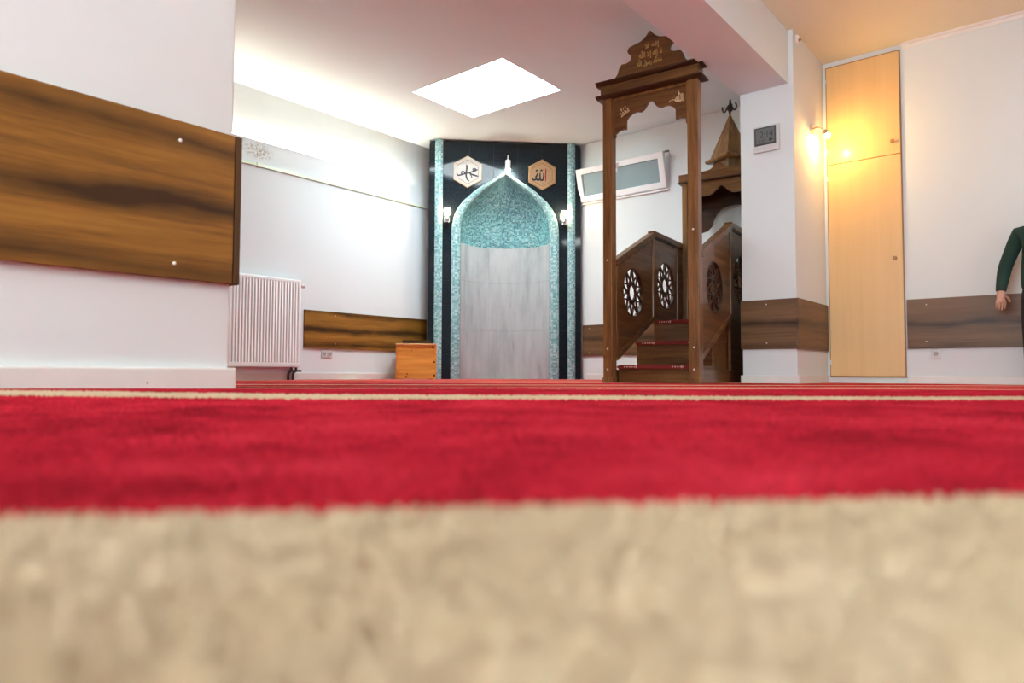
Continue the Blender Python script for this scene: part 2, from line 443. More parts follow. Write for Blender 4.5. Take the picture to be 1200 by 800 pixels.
g = G(); xs = [-6.7] + [e for p in bw for e in p] + [3.2]
for i in range(0, len(xs), 2): g.box((xs[i], -3.2, -.1), (xs[i + 1], -3.0, H))
for a_, b_ in bw: g.box((a_, -3.2, -.1), (b_, -3.0, .8)).box((a_, -3.2, 2.45), (b_, -3.0, H))
struct(g.build('wall_back', M_WALL2), 'white wall behind the viewer with two tall windows', 'wall')
struct(box('wall_near', (-2.7, -3.0, -.1), (-1.92, 1.035, H), M_WALL2, bevel=.004), 'white wall end standing close on the left', 'wall')
SX0, SX1, SY0, SY1 = -5.23, -4.02, 4.74, 5.66
g = G().box((-6.7, -3.2, H), (SX0, 7.45, H + .3)).box((SX1, -3.2, H), (-2.0, 7.45, H + .3)).box((SX0, -3.2, H), (SX1, SY0, H + .3)).box((SX0, SY1, H), (SX1, 7.45, H + .3))
struct(g.build('ceiling', M_CEIL), 'white ceiling with one bright skylight opening', 'ceiling')
struct(box('ceiling_right', (-2.0, -3.2, H), (3.2, 7.45, H + .3), M_CEILWARM), 'ceiling right of the deep beam, warm lamp glow in its colour', 'ceiling')
struct(box('trim_1', (-2.245, -3.0, 2.50), (-1.83, 5.85, H), M_CEIL, bevel=.003), 'deep white ceiling beam running to the pillar', 'beam')
# cornice strip over the right wall
prof = [(YC, H), (YC - .035, H), (YC - .03, H - .012), (YC - .012, H - .02), (YC - .008, H - .045), (YC, H - .045)]
struct(G().prism(prof, -1.14, 3.0, YZ).build('trim_2', M_SKIRT), 'thin white cornice strip above the right wall', 'cornice')

def skirting(name, lo, hi, label): struct(box(name, lo, hi, M_SKIRT, bevel=.004), label, 'baseboard')
skirting('baseboard_left', (XL, 1.1, -.02), (XL + .015, 6.05, .07), 'white baseboard along the left wall')
skirting('baseboard_far', (-4.75, YF - .015, -.02), (-2.24, YF, .07), 'white baseboard along the far wall behind the pulpit')
skirting('baseboard_right', (-1.14, YC - .015, -.02), (3.0, YC, .065), 'white baseboard right of the tall cupboard')
g = G().box((-2.255, 5.832, -.02), (-1.775, 5.85, .065)).box((-1.79, 5.85, -.02), (-1.772, 6.70, .065))
struct(g.build('baseboard_pillar', M_SKIRT, bevel=.003), 'white baseboard wrapped round the pillar foot', 'baseboard')
g = G().box((-1.92, -3.0, -.02), (-1.898, 1.05, .091)).box((-2.7, 1.035, -.02), (-1.92, 1.05, .091))
struct(g.build('baseboard_near', M_SKIRT, bevel=.005), 'cream baseboard at the foot of the near wall end', 'baseboard')
box('nail_head', (-1.899, .80, .048), (-1.896, .803, .051), M_INK, bpy.data.objects['baseboard_near'])

# skylight
t = thing('window_2', 'overexposed rectangular skylight in the ceiling', 'skylight', ((SX0 + SX1) / 2, (SY0 + SY1) / 2, H), kind='structure')
hx, hy = (SX1 - SX0) / 2, (SY1 - SY0) / 2
rect = lambda a_, b_: [(-a_, -b_), (a_, -b_), (a_, b_), (-a_, b_)]
G().ring(rect(hx - .02, hy - .02), rect(hx - .001, hy - .001), .02, .12, XY).build('frame', M_PVC, t)
box('pane', (-hx + .02, -hy + .02, .05), (hx - .02, hy - .02, .06), M_SKY, t)

# tilted window in the far wall
t = thing('window_1', 'small white framed window tilted open high on the far wall', 'window', ((WX0 + WX1) / 2, YF, WZ0), kind='structure')
hw = (WX1 - WX0) / 2 - .002; hh = WZ1 - WZ0
fr_o = [(-hw, .002), (hw, .002), (hw, hh - .002), (-hw, hh - .002)]
fr_i = [(-hw + .045, .045), (hw - .045, .045), (hw - .045, hh - .05), (-hw + .045, hh - .05)]
G().ring(fr_i, fr_o, .0, .07, XZ).build('frame', M_PVC, t, bevel=.004)
sash = bpy.data.objects.new('sash', None); COL.objects.link(sash); sash.parent = t
sash.location = (0, -.012, .02); sash.rotation_euler = (R(14), 0, 0)
sh = hh - .03
so = [(-hw + .012, 0), (hw - .012, 0), (hw - .012, sh), (-hw + .012, sh)]
si = [(-hw + .085, .075), (hw - .085, .075), (hw - .085, sh - .07), (-hw + .085, sh - .07)]
sf = G().ring(si, so, -.03, .03, XZ).build('sash_frame', M_PVC, sash, bevel=.006)
box('pane', (-hw + .08, -.006, .07), (hw - .08, .006, sh - .065), M_GLASS, sash)
g = G().box((-.02, -.045, sh - .05), (.02, -.03, sh - .015)).box((-.009, -.07, sh - .12), (.009, -.052, sh - .02)).box((-.009, -.06, sh - .045), (.009, -.03, sh - .02))
g.build('handle', M_PVC, sash, bevel=.004)
G().box((-.16, .012, .10), (.16, .02, .105)).build('glazing_bar', M_STEEL, sash)
box('sill', (-hw, -.03, -.012), (hw, .0, .004), M_PVC, t, bevel=.003)
box('gap_shadow', (-hw, -.02, hh - .006), (hw, .002, hh + .014), M_DARK2, t, bevel=.003)  # dark strip standing in for the shadow in the gap above the sash
struct(box('wall_lightwell', (-5.6, 8.3, 1.2), (-2.6, 8.45, 4.0), M_CONC), 'grey green light well wall outside the small window', 'wall')
# windows behind the viewer
for i, (a_, b_) in enumerate(bw):
    t = thing('window_%d' % (3 + i), 'tall daylit window behind the viewer, %s of two' % ('left' if i else 'right'), 'window', ((a_ + b_) / 2, -3.1, .8), kind='structure')
    hw = (b_ - a_) / 2
    G().ring([(-hw + .06, .06), (hw - .06, .06), (hw - .06, 1.59), (-hw + .06, 1.59)], [(-hw, 0), (hw, 0), (hw, 1.65), (-hw, 1.65)], -.03, .05, XZ).build('frame', M_PVC, t, bevel=.004)
    box('mullion', (-.03, -.03, .06), (.03, .05, 1.59), M_PVC, t)
    for s_ in (-1, 1):
        box('pane', (min(s_ * .03, s_ * (hw - .06)), -.005, .06), (max(s_ * .03, s_ * (hw - .06)), .005, 1.59), M_DAY, t)

# ------------------------------------------------------------------ carpet
QX, QY = -.70711, .70711
def smooth01(x): x = np.clip(x, 0, 1); return x * x * (3 - 2 * x)
def carpet_z(x, y):
    q_ = x * QX + y * QY
    z = .033 * (1 - smooth01((q_ - 1.5) / 3.0))
    z = z + .010 * np.exp(-(((x + 1.55) / .45) ** 2 + ((y - .35) / .5) ** 2))
    z = z + .0022 * np.sin(3.1 * x + 1.3 * y + .5) * np.sin(2.3 * y - 1.7 * x) * (1 - smooth01((q_ - 2) / 2.5))
    return z
nx_, ny_ = 190, 205
def carpet_cell(x, y):
    if -2.66 < x < -1.96 and y < .99: return False
    if x > -2.2 and y > 6.74: return False
    if -2.2 < x < -1.83 and y > 5.9: return False
    return True
gx = np.linspace(XL, 3.0, nx_); gy = np.linspace(-3.0, YF, ny_)
X_, Y_ = np.meshgrid(gx, gy, indexing='ij'); Z_ = carpet_z(X_, Y_)
vs = np.stack([X_, Y_, Z_], -1).reshape(-1, 3)
fs = [(i * ny_ + j, (i + 1) * ny_ + j, (i + 1) * ny_ + j + 1, i * ny_ + j + 1) for i in range(nx_ - 1) for j in range(ny_ - 1) if carpet_cell((gx[i] + gx[i + 1]) / 2, (gy[j] + gy[j + 1]) / 2)]
g = G(); g.v = [tuple(p) for p in vs]; g.f = fs
carpet = g.build('carpet', M_CARP, None, smooth=True, fix=False)
tag(carpet, 'red wall to wall carpet with cream bands across it', 'carpet')
# wool pile in the foreground: single fibres, thinning out with distance
def pile(q0, q1, step, hgt, wid):
    n = int((q1 - q0) * (1.9 * q1) / step ** 2)
    q_ = np.random.uniform(q0, q1, n); r_ = np.random.uniform(-.95 * q1 - .05, .95 * q1 + .05, n)
    k = np.abs(r_) < .95 * q_ + .06
    return q_[k], r_[k], np.full(k.sum(), hgt), np.full(k.sum(), wid)
parts = [pile(.06, .45, .0024, .0034, .0024), pile(.45, .9, .0034, .0036, .0034), pile(.9, 1.9, .0062, .0038, .0062)]
q_, r_, h_, w_ = [np.concatenate([p[i] for p in parts]) for i in range(4)]
px = q_ * QX + r_ * .70711; py = q_ * QY + r_ * .70711
k = px > -1.88
px, py, h_, w_ = px[k], py[k], h_[k], w_[k]
n = len(px); pz = carpet_z(px, py)
an = np.random.uniform(0, 2 * PI, n); h_ = h_ * np.random.uniform(.7, 1.2, n)
lean = np.random.normal(0, .3, (n, 2)) * h_[:, None]
V = np.stack([np.stack([px + w_ * np.cos(an + a_), py + w_ * np.sin(an + a_), pz - .0012], -1) for a_ in (0, 2 * PI / 3, 4 * PI / 3)]
             + [np.stack([px + lean[:, 0], py + lean[:, 1], pz + h_], -1)], 1).reshape(-1, 3)
tri = (np.arange(n, dtype=np.int32)[:, None, None] * 4 + np.array([[0, 1, 3], [1, 2, 3], [2, 0, 3]], dtype=np.int32)[None]).ravel()
me = bpy.data.meshes.new('carpet_pile')
me.vertices.add(4 * n); me.vertices.foreach_set('co', V.ravel())
me.loops.add(9 * n); me.loops.foreach_set('vertex_index', tri)
me.polygons.add(3 * n); me.polygons.foreach_set('loop_start', np.arange(0, 9 * n, 3, dtype=np.int32))
me.update(); me.validate(); me.materials.append(M_CARP)
me.polygons.foreach_set('use_smooth', np.ones(3 * n, dtype=bool))
po = bpy.data.objects.new('carpet_pile', me); COL.objects.link(po); po.parent = carpet; po['kind'] = 'stuff'

# ------------------------------------------------------------------ wall panels
def screw(parent, p, axis):
    g = G().lathe([(.006, 0), (.006, .002), (.003, .0035)], 10, p, axis); return g.build('screw', M_SCREW, parent, smooth=False)
def wpanel(label, lo, hi, mat, screws, axis, sgn, thing_loc=None):
    t = thing('wall_panel', label, 'wall panel', ((lo[0] + hi[0]) / 2, (lo[1] + hi[1]) / 2, 0))
    L = t.location
    box('board', (lo[0] - L.x, lo[1] - L.y, lo[2]), (hi[0] - L.x, hi[1] - L.y, hi[2]), mat, t, bevel=.002)
    for a_, z_ in screws:
        f_ = (hi if sgn > 0 else lo)[0 if axis == 'x' else 1]
        o = G().lathe([(.005, 0), (.005, .002 * sgn), (.003, .0035 * sgn)], 10, (0, 0, 0), axis).build('screw', M_SCREW, t)
        o.location = (f_ - L.x, a_ - L.y, z_) if axis == 'x' else (a_ - L.x, f_ - L.y, z_)
    return t
wpanel('broad warm brown plywood panel on the near wall end', (-1.92, -3.0, .334), (-1.90, 1.032, .770), M_PANEL, [(.872, .715), (.864, .374), (.05, .715), (.05, .374)], 'x', 1)
wpanel('dark edged brown panel round the far corner of the near wall end', (-2.7, 1.035, .334), (-1.90, 1.054, .770), M_PEDGE, [], 'y', 1)
wpanel('brown plywood panel on the left wall beside the radiator', (XL, 4.24, .333), (XL + .02, 6.0, .738), M_PANEL, [(4.63, .697), (4.63, .388)], 'x', 1)
wpanel('short brown panel on the far wall right of the niche', (-4.78, YF - .02, .291), (-2.24, YF, .672), M_PANELF, [(-4.68, .63), (-4.68, .33), (-3.4, .63), (-3.4, .33)], 'y', -1)
wpanel('small brown panel across the front of the pillar', (-2.25, 5.83, .285), (-1.79, 5.85, .70), M_PANELF, [(-2.03, .66), (-2.03, .335)], 'y', -1)
wpanel('narrow brown panel on the cupboard side of the pillar', (-1.79, 5.83, .285), (-1.77, 6.69, .70), M_PANELFY, [], 'x', 1)
wpanel('long dark brown panel on the wall right of the cupboard', (-1.14, YC - .02, .296), (3.0, YC, .716), M_PANELF, [(-.995, .664), (-1.0, .355), (.6, .66), (.6, .355)], 'y', -1)

# ------------------------------------------------------------------ mihrab (prayer niche) across the corner
mih = thing('prayer_niche', 'arched corner prayer niche in dark tile, teal mosaic and grey marble', 'prayer niche', (-5.454, 6.506, 0), R(45))
out_pts = [(.665, 1.78), (.660, 1.88), (.645, 1.96), (.615, 2.05), (.575, 2.12), (.52, 2.19), (.455, 2.25), (.39, 2.31), (.325, 2.36), (.25, 2.41), (.175, 2.455), (.10, 2.50), (.04, 2.54), (.012, 2.562), (0, 2.575)]
in_pts = [(.555, 1.76), (.553, 1.86), (.546, 1.93), (.528, 2.01), (.497, 2.08), (.452, 2.155), (.397, 2.215), (.342, 2.27), (.282, 2.322), (.213, 2.375), (.148, 2.422), (.083, 2.470), (.032, 2.508), (.009, 2.527), (0, 2.535)]
def full(p, legs): 
    L = [(-p[0][0], z_) for z_ in legs] + [(-a_, b_) for a_, b_ in p]
    return L + [(-a_, b_) for a_, b_ in L[-2::-1]]
legs = [0.0, .45, .9, 1.35]
AO, AI = full(out_pts, legs), full(in_pts, legs)
def rrect(px_, pz_, hw_=.94, top=2.93, rad=.055):
    # project a point of the arch outwards onto the outer outline (rounded top corners)
    c = (0, 1.7)
    if pz_ < 1.75: return (math.copysign(hw_, px_), pz_)
    d = (px_ - c[0], pz_ - c[1]); s_ = min(hw_ / max(abs(d[0]), 1e-6), (top - c[1]) / max(abs(d[1]), 1e-6))
    return (c[0] + d[0] * s_, c[1] + d[1] * s_)
fine = []
for i in range(len(AO) - 1):
    for k_ in range(3): fine.append(tuple(AO[i][j] * (1 - k_ / 3) + AO[i + 1][j] * k_ / 3 for j in range(2)))
fine.append(AO[-1])
rr = [rrect(*p) for p in fine]
G().ring(fine, rr, .0, .30, XZ, closed=False).build('body', M_GROUT, mih)
# granite tiles
TH = -.012
def tile(poly, hole=None): 
    return G().prism(poly, TH, .001, XZ).build('granite_tile', M_GRAN, mih)
J = .0015
rows = [0, .30, .60, .90, 1.20, 1.50, 1.80, 2.10, 2.40, 2.70, 2.925]
for s_ in (-1, 1):
    for i in range(len(rows) - 1):
        z0, z1 = rows[i] + J, rows[i + 1] - J
        a_, b_ = .87 + J, .94
        p = [(a_, z0), (b_, z0), (b_, z1), (a_, z1)]
        if i == len(rows) - 2: p = [(a_, z0), (b_, z0), (b_, z1 - .05), (b_ - .012, z1 - .02), (b_ - .045, z1), (a_, z1)]
        tile([(s_ * u, v_) for u, v_ in p])
        if i < 6:
            zz1 = min(z1, 1.78)
            tile([(s_ * u, v_) for u, v_ in [(.665 + J, z0), (.775 - J, z0), (.775 - J, zz1), (.665 + J, zz1)]])
ax = np.array([p[0] for p in AO]); az = np.array([p[1] for p in AO])
top_half = [p for p in AO if p[1] >= 1.78]
tx_ = np.array([p[0] for p in top_half]); tz_ = np.array([p[1] for p in top_half])
cols = [-.775, -.45, -.15, .15, .45, .775]
for ci in range(5):
    for i in range(5, len(rows) - 1):
        a_, b_ = cols[ci] + J, cols[ci + 1] - J; z0, z1 = max(rows[i], 1.78) + J, rows[i + 1] - J
        sm = np.linspace(a_, b_, 25)
        low = np.array([max(z0, np.interp(u, tx_, tz_) if abs(u) <= .665 else z0) for u in sm]) 
        ok = low < z1 - .004
        if not ok.any(): continue
        # contiguous runs
        run = []
        for u, l_, o_ in zip(sm, low, ok):
            if o_: run.append((u, l_))
            else:
                if len(run) > 1: tile(run + [(run[-1][0], z1), (run[0][0], z1)])
                run = []
        if len(run) > 1: tile(run + [(run[-1][0], z1), (run[0][0], z1)])
uvxz = lambda c: (c.x + .003 * abs(c.y), c.z)
# mosaic pilaster strips, gently rounded
for s_ in (-1, 1):
    pr = [(.775, 0)] + [(.775 + .095 * k_ / 8, -.012 - .018 * math.sin(PI * k_ / 8)) for k_ in range(9)] + [(.87, 0)]
    G().prism([(s_ * u, v_) for u, v_ in pr], 0, 2.945, XY).build('mosaic_pilaster', M_MOSL, mih, uvfn=uvxz)
# mosaic arch frame, sloping into the niche
g = G(); n_ = len(AO)
lay = [(AO, .0), (AO, -.014), ([(a[0] * .75 + b_[0] * .25, a[1] * .75 + b_[1] * .25) for a, b_ in zip(AO, AI)], -.022), ([(a[0] * .25 + b_[0] * .75, a[1] * .25 + b_[1] * .75) for a, b_ in zip(AO, AI)], -.012), (AI, .03), (AI, .06)]
vs = []; uvs = []
dist = [0]
for i in range(1, n_): dist.append(dist[-1] + math.hypot(AO[i][0] - AO[i - 1][0], AO[i][1] - AO[i - 1][1]))
for k_, (L, y_) in enumerate(lay):
    vs += [(p[0], y_, p[1]) for p in L]; uvs += [(.037 * k_, d) for d in dist]
g.add(vs, [(k_ * n_ + i, k_ * n_ + i + 1, (k_ + 1) * n_ + i + 1, (k_ + 1) * n_ + i) for k_ in range(5) for i in range(n_ - 1)])
g.uv = uvs
g.build('mosaic_arch_frame', M_MOSL, mih, smooth=False, fix=True)  # paler mosaic puts the light on this facing band into the colour
# hood: teal mosaic half dome
hz = np.concatenate([np.linspace(1.70, 1.76, 2), np.array([p[1] for p in in_pts[1:]])])
hwid = np.concatenate([[.555, .555], np.array([p[0] for p in in_pts[1:]])])
zz = np.linspace(0, 1, 26) ** .9
zz = 1.70 + (2.535 - 1.70) * zz
ww = np.interp(zz, hz, hwid)
NP = 28; g = G(); vs = []; uvs = []
for z_, w2 in zip(zz, ww):
    dp = .46 * (w2 / .555) ** .85
    for j in range(NP + 1):
        ph = PI * j / NP
        vs.append((-w2 * math.cos(ph), .058 + dp * math.sin(ph), z_)); uvs.append((ph * .5, z_ * 1.15))
g.add(vs, [(i * (NP + 1) + j, i * (NP + 1) + j + 1, (i + 1) * (NP + 1) + j + 1, (i + 1) * (NP + 1) + j) for i in range(len(zz) - 1) for j in range(NP)])
g.uv = uvs
g.build('mosaic_hood', M_MOS, mih, smooth=True, fix=False)
# marble slabs of the niche wall
NS = 5
for r__ in range(3):
    z0, z1 = (0, .62, 1.24)[r__] + .001, (.62, 1.24, 1.70)[r__] - .001
    for k_ in range(NS):
        a0, a1 = PI * k_ / NS + .0015, PI * (k_ + 1) / NS - .0015
        ins, outs = [], []
        for j in range(9):
            ph = a0 + (a1 - a0) * j / 8
            ins.append((-.555 * math.cos(ph), .058 + .46 * math.sin(ph))); outs.append((-.575 * math.cos(ph), .058 + .48 * math.sin(ph)))
        G().ring(ins, outs, z0, z1, XY, closed=False).build('marble_slab', M_MARB, mih, smooth=True)
ins = [(-.577 * math.cos(PI * j / 24), .058 + .482 * math.sin(PI * j / 24)) for j in range(25)]
outs = [(-.60 * math.cos(PI * j / 24), .058 + .51 * math.sin(PI * j / 24)) for j in range(25)]
G().ring(ins, outs, 0, 1.70, XY, closed=False).build('niche_backing', M_GROUT, mih)

# hexagonal plaques
def plaque(label, x, z, rad, face, rim):
    t = thing('calligraphy_plaque', label, 'plaque', (-5.454 + (x * .70711 + .014 * .70711), 6.506 + (x * .70711 - .014 * .70711), z), R(45))
    hexa = lambda r_: [(r_ * math.sin(PI / 3 * k_), r_ * math.cos(PI / 3 * k_)) for k_ in range(6)]
    G().prism(hexa(rad * .97), -.012, .0, XZ).build('face', face, t)
    G().ring(hexa(rad * .90), hexa(rad), -.022, .0, XZ).build('rim', rim, t, bevel=.003)
    G().ring(hexa(rad * .74), hexa(rad * .775), -.0155, -.011, XZ).build('inner_line', M_LINE, t)
    return t
pl = plaque('hexagonal plaque coloured pale for a reflection, with black calligraphy left of the niche apex', -.473, 2.545, .198, M_PLQ1, M_PLQ1B)
text('small_writing', '\uFDFD', M_PLQ1B, pl, 0, .105, .13, .022, -.0135)
strokes('calligraphy', [
    [(.105, .035, .5), (.085, .028, 1.2), (.05, .012, 1), (.01, -.002, .9), (-.03, -.012, .9), (-.06, -.022, .9), (-.09, -.03, 1.0), (-.108, -.022, .8), (-.112, 0, .4)],
    [(-.012, .085, .7), (-.008, .06, 1.2), (-.010, .03, 1.1), (-.016, -.01, 1.1), (-.012, -.05, 1.1), (.002, -.075, .9), (.018, -.088, .5)],
    [(.115, -.035, .4), (.09, -.03, 1.1), (.055, -.02, 1.1), (.02, -.008, .9)],
    [(.085, .045, .9), (.075, .03, .9), (.055, .03, .7), (.06, .045, .7), (.085, .045, .6)],
    [(-.02, -.012, .8), (-.045, .012, .9), (-.065, .0, .9), (-.055, -.02, .8)],
    [(.03, -.02, .6), (.045, -.045, .6), (.03, -.055, .5)]], .018, M_INK, pl, -.012, .004, lambda u, v: (u * 1.18, v * 1.18 - .012))
pl = plaque('gold hexagonal plaque with black calligraphy right of the niche apex', .452, 2.537, .193, M_PLQ2, M_PLQ2B)
strokes('calligraphy', [
    [(.018, .02, .8), (.017, -.02, 1.1), (.012, -.052, 1.1), (-.008, -.062, 1.0), (-.022, -.05, 1), (-.024, -.01, .9), (-.024, .02, .6)],
    [(-.024, -.045, 1), (-.042, -.062, 1.0), (-.06, -.054, 1), (-.07, -.03, 1.1), (-.058, -.008, 1.1), (-.05, .012, .7)],
    [(-.06, -.05, .9), (-.085, -.06, 1.1), (-.104, -.054, .9), (-.1, -.044, .5)],
    [(-.07, .035, .8), (-.058, .048, 1), (-.048, .04, .6)], [(-.02, .04, .7), (-.008, .05, .9), (.004, .042, .6)]], .020, M_INK, pl, -.012, .004, lambda u, v: (u * 1.12, v * 1.12))
strokes('calligraphy_upright', [[(.047, .078, .6), (.046, .05, 1.2), (.045, 0, 1.1), (.044, -.05, 1.0), (.042, -.085, .5)]], .013, M_RED, pl, -.012, .004)
strokes('ornament', [[(-.035, .072, .6), (0, .062, 1.2), (.03, .078, .6)], [(.075, .045, .8), (.09, .05, 1)], [(.075, .0, 1.2), (.085, .003, 1.2)], [(.075, -.045, .8), (.088, -.04, 1)], [(0, -.11, 1), (.012, -.105, 1)]], .012, M_PLQ2B, pl, -.012, .0035)

# lamps on the niche
def side_lamp(x, z, label):
    t = thing('niche_wall_lamp', label, 'wall lamp', (-5.454 + (x * .70711 + .013 * .70711), 6.506 + (x * .70711 - .013 * .70711), z), R(45), 'lamps beside the prayer niche')
    G().lathe([(.03, 0), (.03, -.008), (.012, -.014), (.010, -.05)], 18, (0, 0, -.06), 'y').build('mount', M_CHROME, t, smooth=True)
    G().lathe([(.022, -.105), (.034, -.098), (.037, -.075), (.037, -.045), (.03, -.025), (.026, -.01)], 20, (0, -.055, 0)).build('chrome_cup', M_CHROME, t, smooth=True)
    G().lathe([(.024, -.012), (.032, .0), (.034, .06), (.032, .075), (.026, .078)], 18, (0, -.055, 0)).build('glass_shade', M_SLAMP, t, smooth=True)
    return t
side_lamp(-.722, 2.00, 'small lit chrome lamp at the left side of the niche')
side_lamp(.722, 2.00, 'small lit chrome lamp at the right side of the niche')
t = thing('apex_lamp', 'small white cylinder lamp over the niche apex', 'lamp', (-5.454 + .02 * .70711 + .013 * .70711, 6.506 + .02 * .70711 - .013 * .70711, 2.63), R(45))
G().lathe([(.022, 0), (.022, -.008), (.008, -.012), (.008, -.05)], 14, (0, 0, .03), 'y').build('mount', M_CHROME, t, smooth=True)
G().lathe([(.030, -.055), (.033, -.05), (.033, .055), (.028, .062), (.010, .066), (.006, .10), (.0055, .125)], 20, (0, -.06, 0)).build('housing', M_PVC, t, smooth=True)
G().lathe([(.010, -.075), (.024, -.070), (.027, -.058)], 18, (0, -.06, 0)).build('bulb', M_NLAMP, t, smooth=True)

# ------------------------------------------------------------------ minbar (pulpit) with gate, stairs and canopy
mb = thing('pulpit', 'carved dark wooden pulpit with gate arch, stairs and peaked canopy', 'pulpit', (-2.9, 5.0, 0), R(6))
# gate posts
for (a_, b_), sc in (((-.178, -.097), (.11, .28, 1.02)), ((.552, .637), (.11, .28, 1.20))):
    po_ = box('gate_post', (a_, -.045, 0), (b_, .045, 2.40), M_MB_Z, mb, bevel=.005)
    for z_ in sc: G().lathe([(.0085, -.0445), (.0085, -.047), (.004, -.0485)], 10, ((a_ + b_) / 2, 0, z_), 'y').build('screw', M_SCREW, po_)
    box('foot', (a_ - .006, -.052, 0), (b_ + .006, .052, .045), M_MB_Z, po_, bevel=.004)
box('frieze', (-.192, -.055, 2.40), (.652, .055, 2.505), M_MB_X, mb, bevel=.003)
def mould(name, z0, z1, ext, parent):
    c0 = ((-.192 - ext), (.652 + ext)); pr = [(-.055, z0), (-.055 - ext * .6, z0 + (z1 - z0) * .25), (-.055 - ext, z0 + (z1 - z0) * .6), (-.055 - ext, z1), (.055 + ext, z1), (.055 + ext, z0 + (z1 - z0) * .6), (.055 + ext * .6, z0 + (z1 - z0) * .25), (.055, z0)]
    return G().prism(pr, c0[0], c0[1], YZ).build(name, M_MB_D, parent, bevel=.002)
mould('cornice_moulding', 2.385, 2.41, .034, mb); mould('cornice_moulding', 2.495, 2.528, .034, mb)
half = [(.325, 2.525), (.318, 2.555), (.29, 2.59), (.275, 2.635), (.252, 2.665), (.215, 2.662), (.182, 2.672), (.166, 2.695), (.172, 2.72), (.195, 2.745), (.2, 2.768), (.185, 2.792), (.13, 2.806), (.085, 2.815), (.055, 2.832), (.03, 2.855), (.012, 2.878), (0, 2.888)]
cx = .236
crown = [(cx - a_, z_) for a_, z_ in half] + [(cx + a_, z_) for a_, z_ in half[-2::-1]]
cr = G().prism(crown, -.016, .016, XZ).build('crown_board', M_MB_X, mb, bevel=.003)
inner = [(cx + (u - cx) * .86, 2.53 + (v_ - 2.53) * .90) for u, v_ in crown]
text('calligraphy', '\uFDF2 \uFEDD\uFEEE\uFEB3\uFEAD \uFDF4', M_GOLD, cr, cx - .005, 2.632, .215, .075, -.0185, bold=.012)
text('calligraphy', '\uFDF2 \uFEFB\uFE87 \uFEEA\uFEDF\uFE87 \uFEFB', M_GOLD, cr, cx + .005, 2.695, .20, .085, -.0195, bold=.012)
text('calligraphy', '\uFEFB \uFEEA\uFEDF\uFE87', M_GOLD, cr, cx + .02, 2.755, .125, .055, -.0185, bold=.012)
# scalloped arch board
ah = [(.325, 2.062), (.312, 2.085), (.285, 2.103), (.245, 2.11), (.213, 2.106), (.214, 2.125), (.220, 2.155), (.212, 2.185), (.188, 2.215), (.158, 2.232), (.125, 2.236), (.085, 2.229), (.055, 2.244), (.036, 2.270), (.018, 2.294), (0, 2.305)]
lower = [(cx - a_, z_) for a_, z_ in ah] + [(cx + a_, z_) for a_, z_ in ah[-2::-1]]
ab = G().ring(lower, [(u, 2.39) for u, v_ in lower], -.012, .012, XZ, closed=False).build('arch_board', M_MB_X, mb)
text('calligraphy', '\uFDF2', M_GOLD2, ab, .478, 2.285, .068, .088, -.0145, bold=.015)
text('calligraphy', '\uFDF4', M_GOLD2, ab, .0, 2.268, .085, .08, -.0145, rot=R(28), bold=.015)
strokes('ornament', [[(.395, 2.262, .5), (.43, 2.268, 1), (.455, 2.25, .5)]], .006, M_GOLD2, ab, -.012, .002)
g = G().box((-.097, -.02, 2.365), (.552, .02, 2.39)).box((-.097, -.02, 2.06), (-.080, .02, 2.365)).box((.535, -.02, 2.06), (.552, .02, 2.365))
g.build('arch_border', M_MB_Z, ab)
# stairs
zs = [.145, .355, .565]; ts = [.045, .43, .83, 2.12]
for i in range(3):
    z0 = 0
    box('step', (-.088, ts[i] + .012, z0), (.585, ts[i + 1] + .012, zs[i] - .025), M_MB_X, mb, bevel=.003)
    td = box('tread', (-.092, ts[i] - .012, zs[i] - .025), (.59, ts[i + 1] + .01, zs[i] - .004), M_MB_X, mb, bevel=.004)
    rn = G().box((-.075, ts[i] - .018, zs[i] - .028), (.56, ts[i] + .0, zs[i] + .003)).box((-.075, ts[i], zs[i] - .004), (.56, ts[i + 1] - .005, zs[i] + .003))
    ro_ = rn.build('runner_carpet', M_RUN, td)
    for s_ in ((.0, 1), (.50, -1)):
        gg = G()
        for k_ in range(5): gg.box((s_[0] + s_[1] * k_ * .022 * 1 - .004 - .02, ts[i] - .0195, zs[i] - .018), (s_[0] + s_[1] * k_ * .022 + .008 - .02, ts[i] - .0175, zs[i] - .008))
        gg.box((s_[0] + (.03 if s_[1] > 0 else -.085) + .05, ts[i] - .0195, zs[i] - .024), (s_[0] + (.03 if s_[1] > 0 else -.085) + .058, ts[i] - .0175, zs[i] - .001))
        gg.build('runner_border', M_RUNC, td)
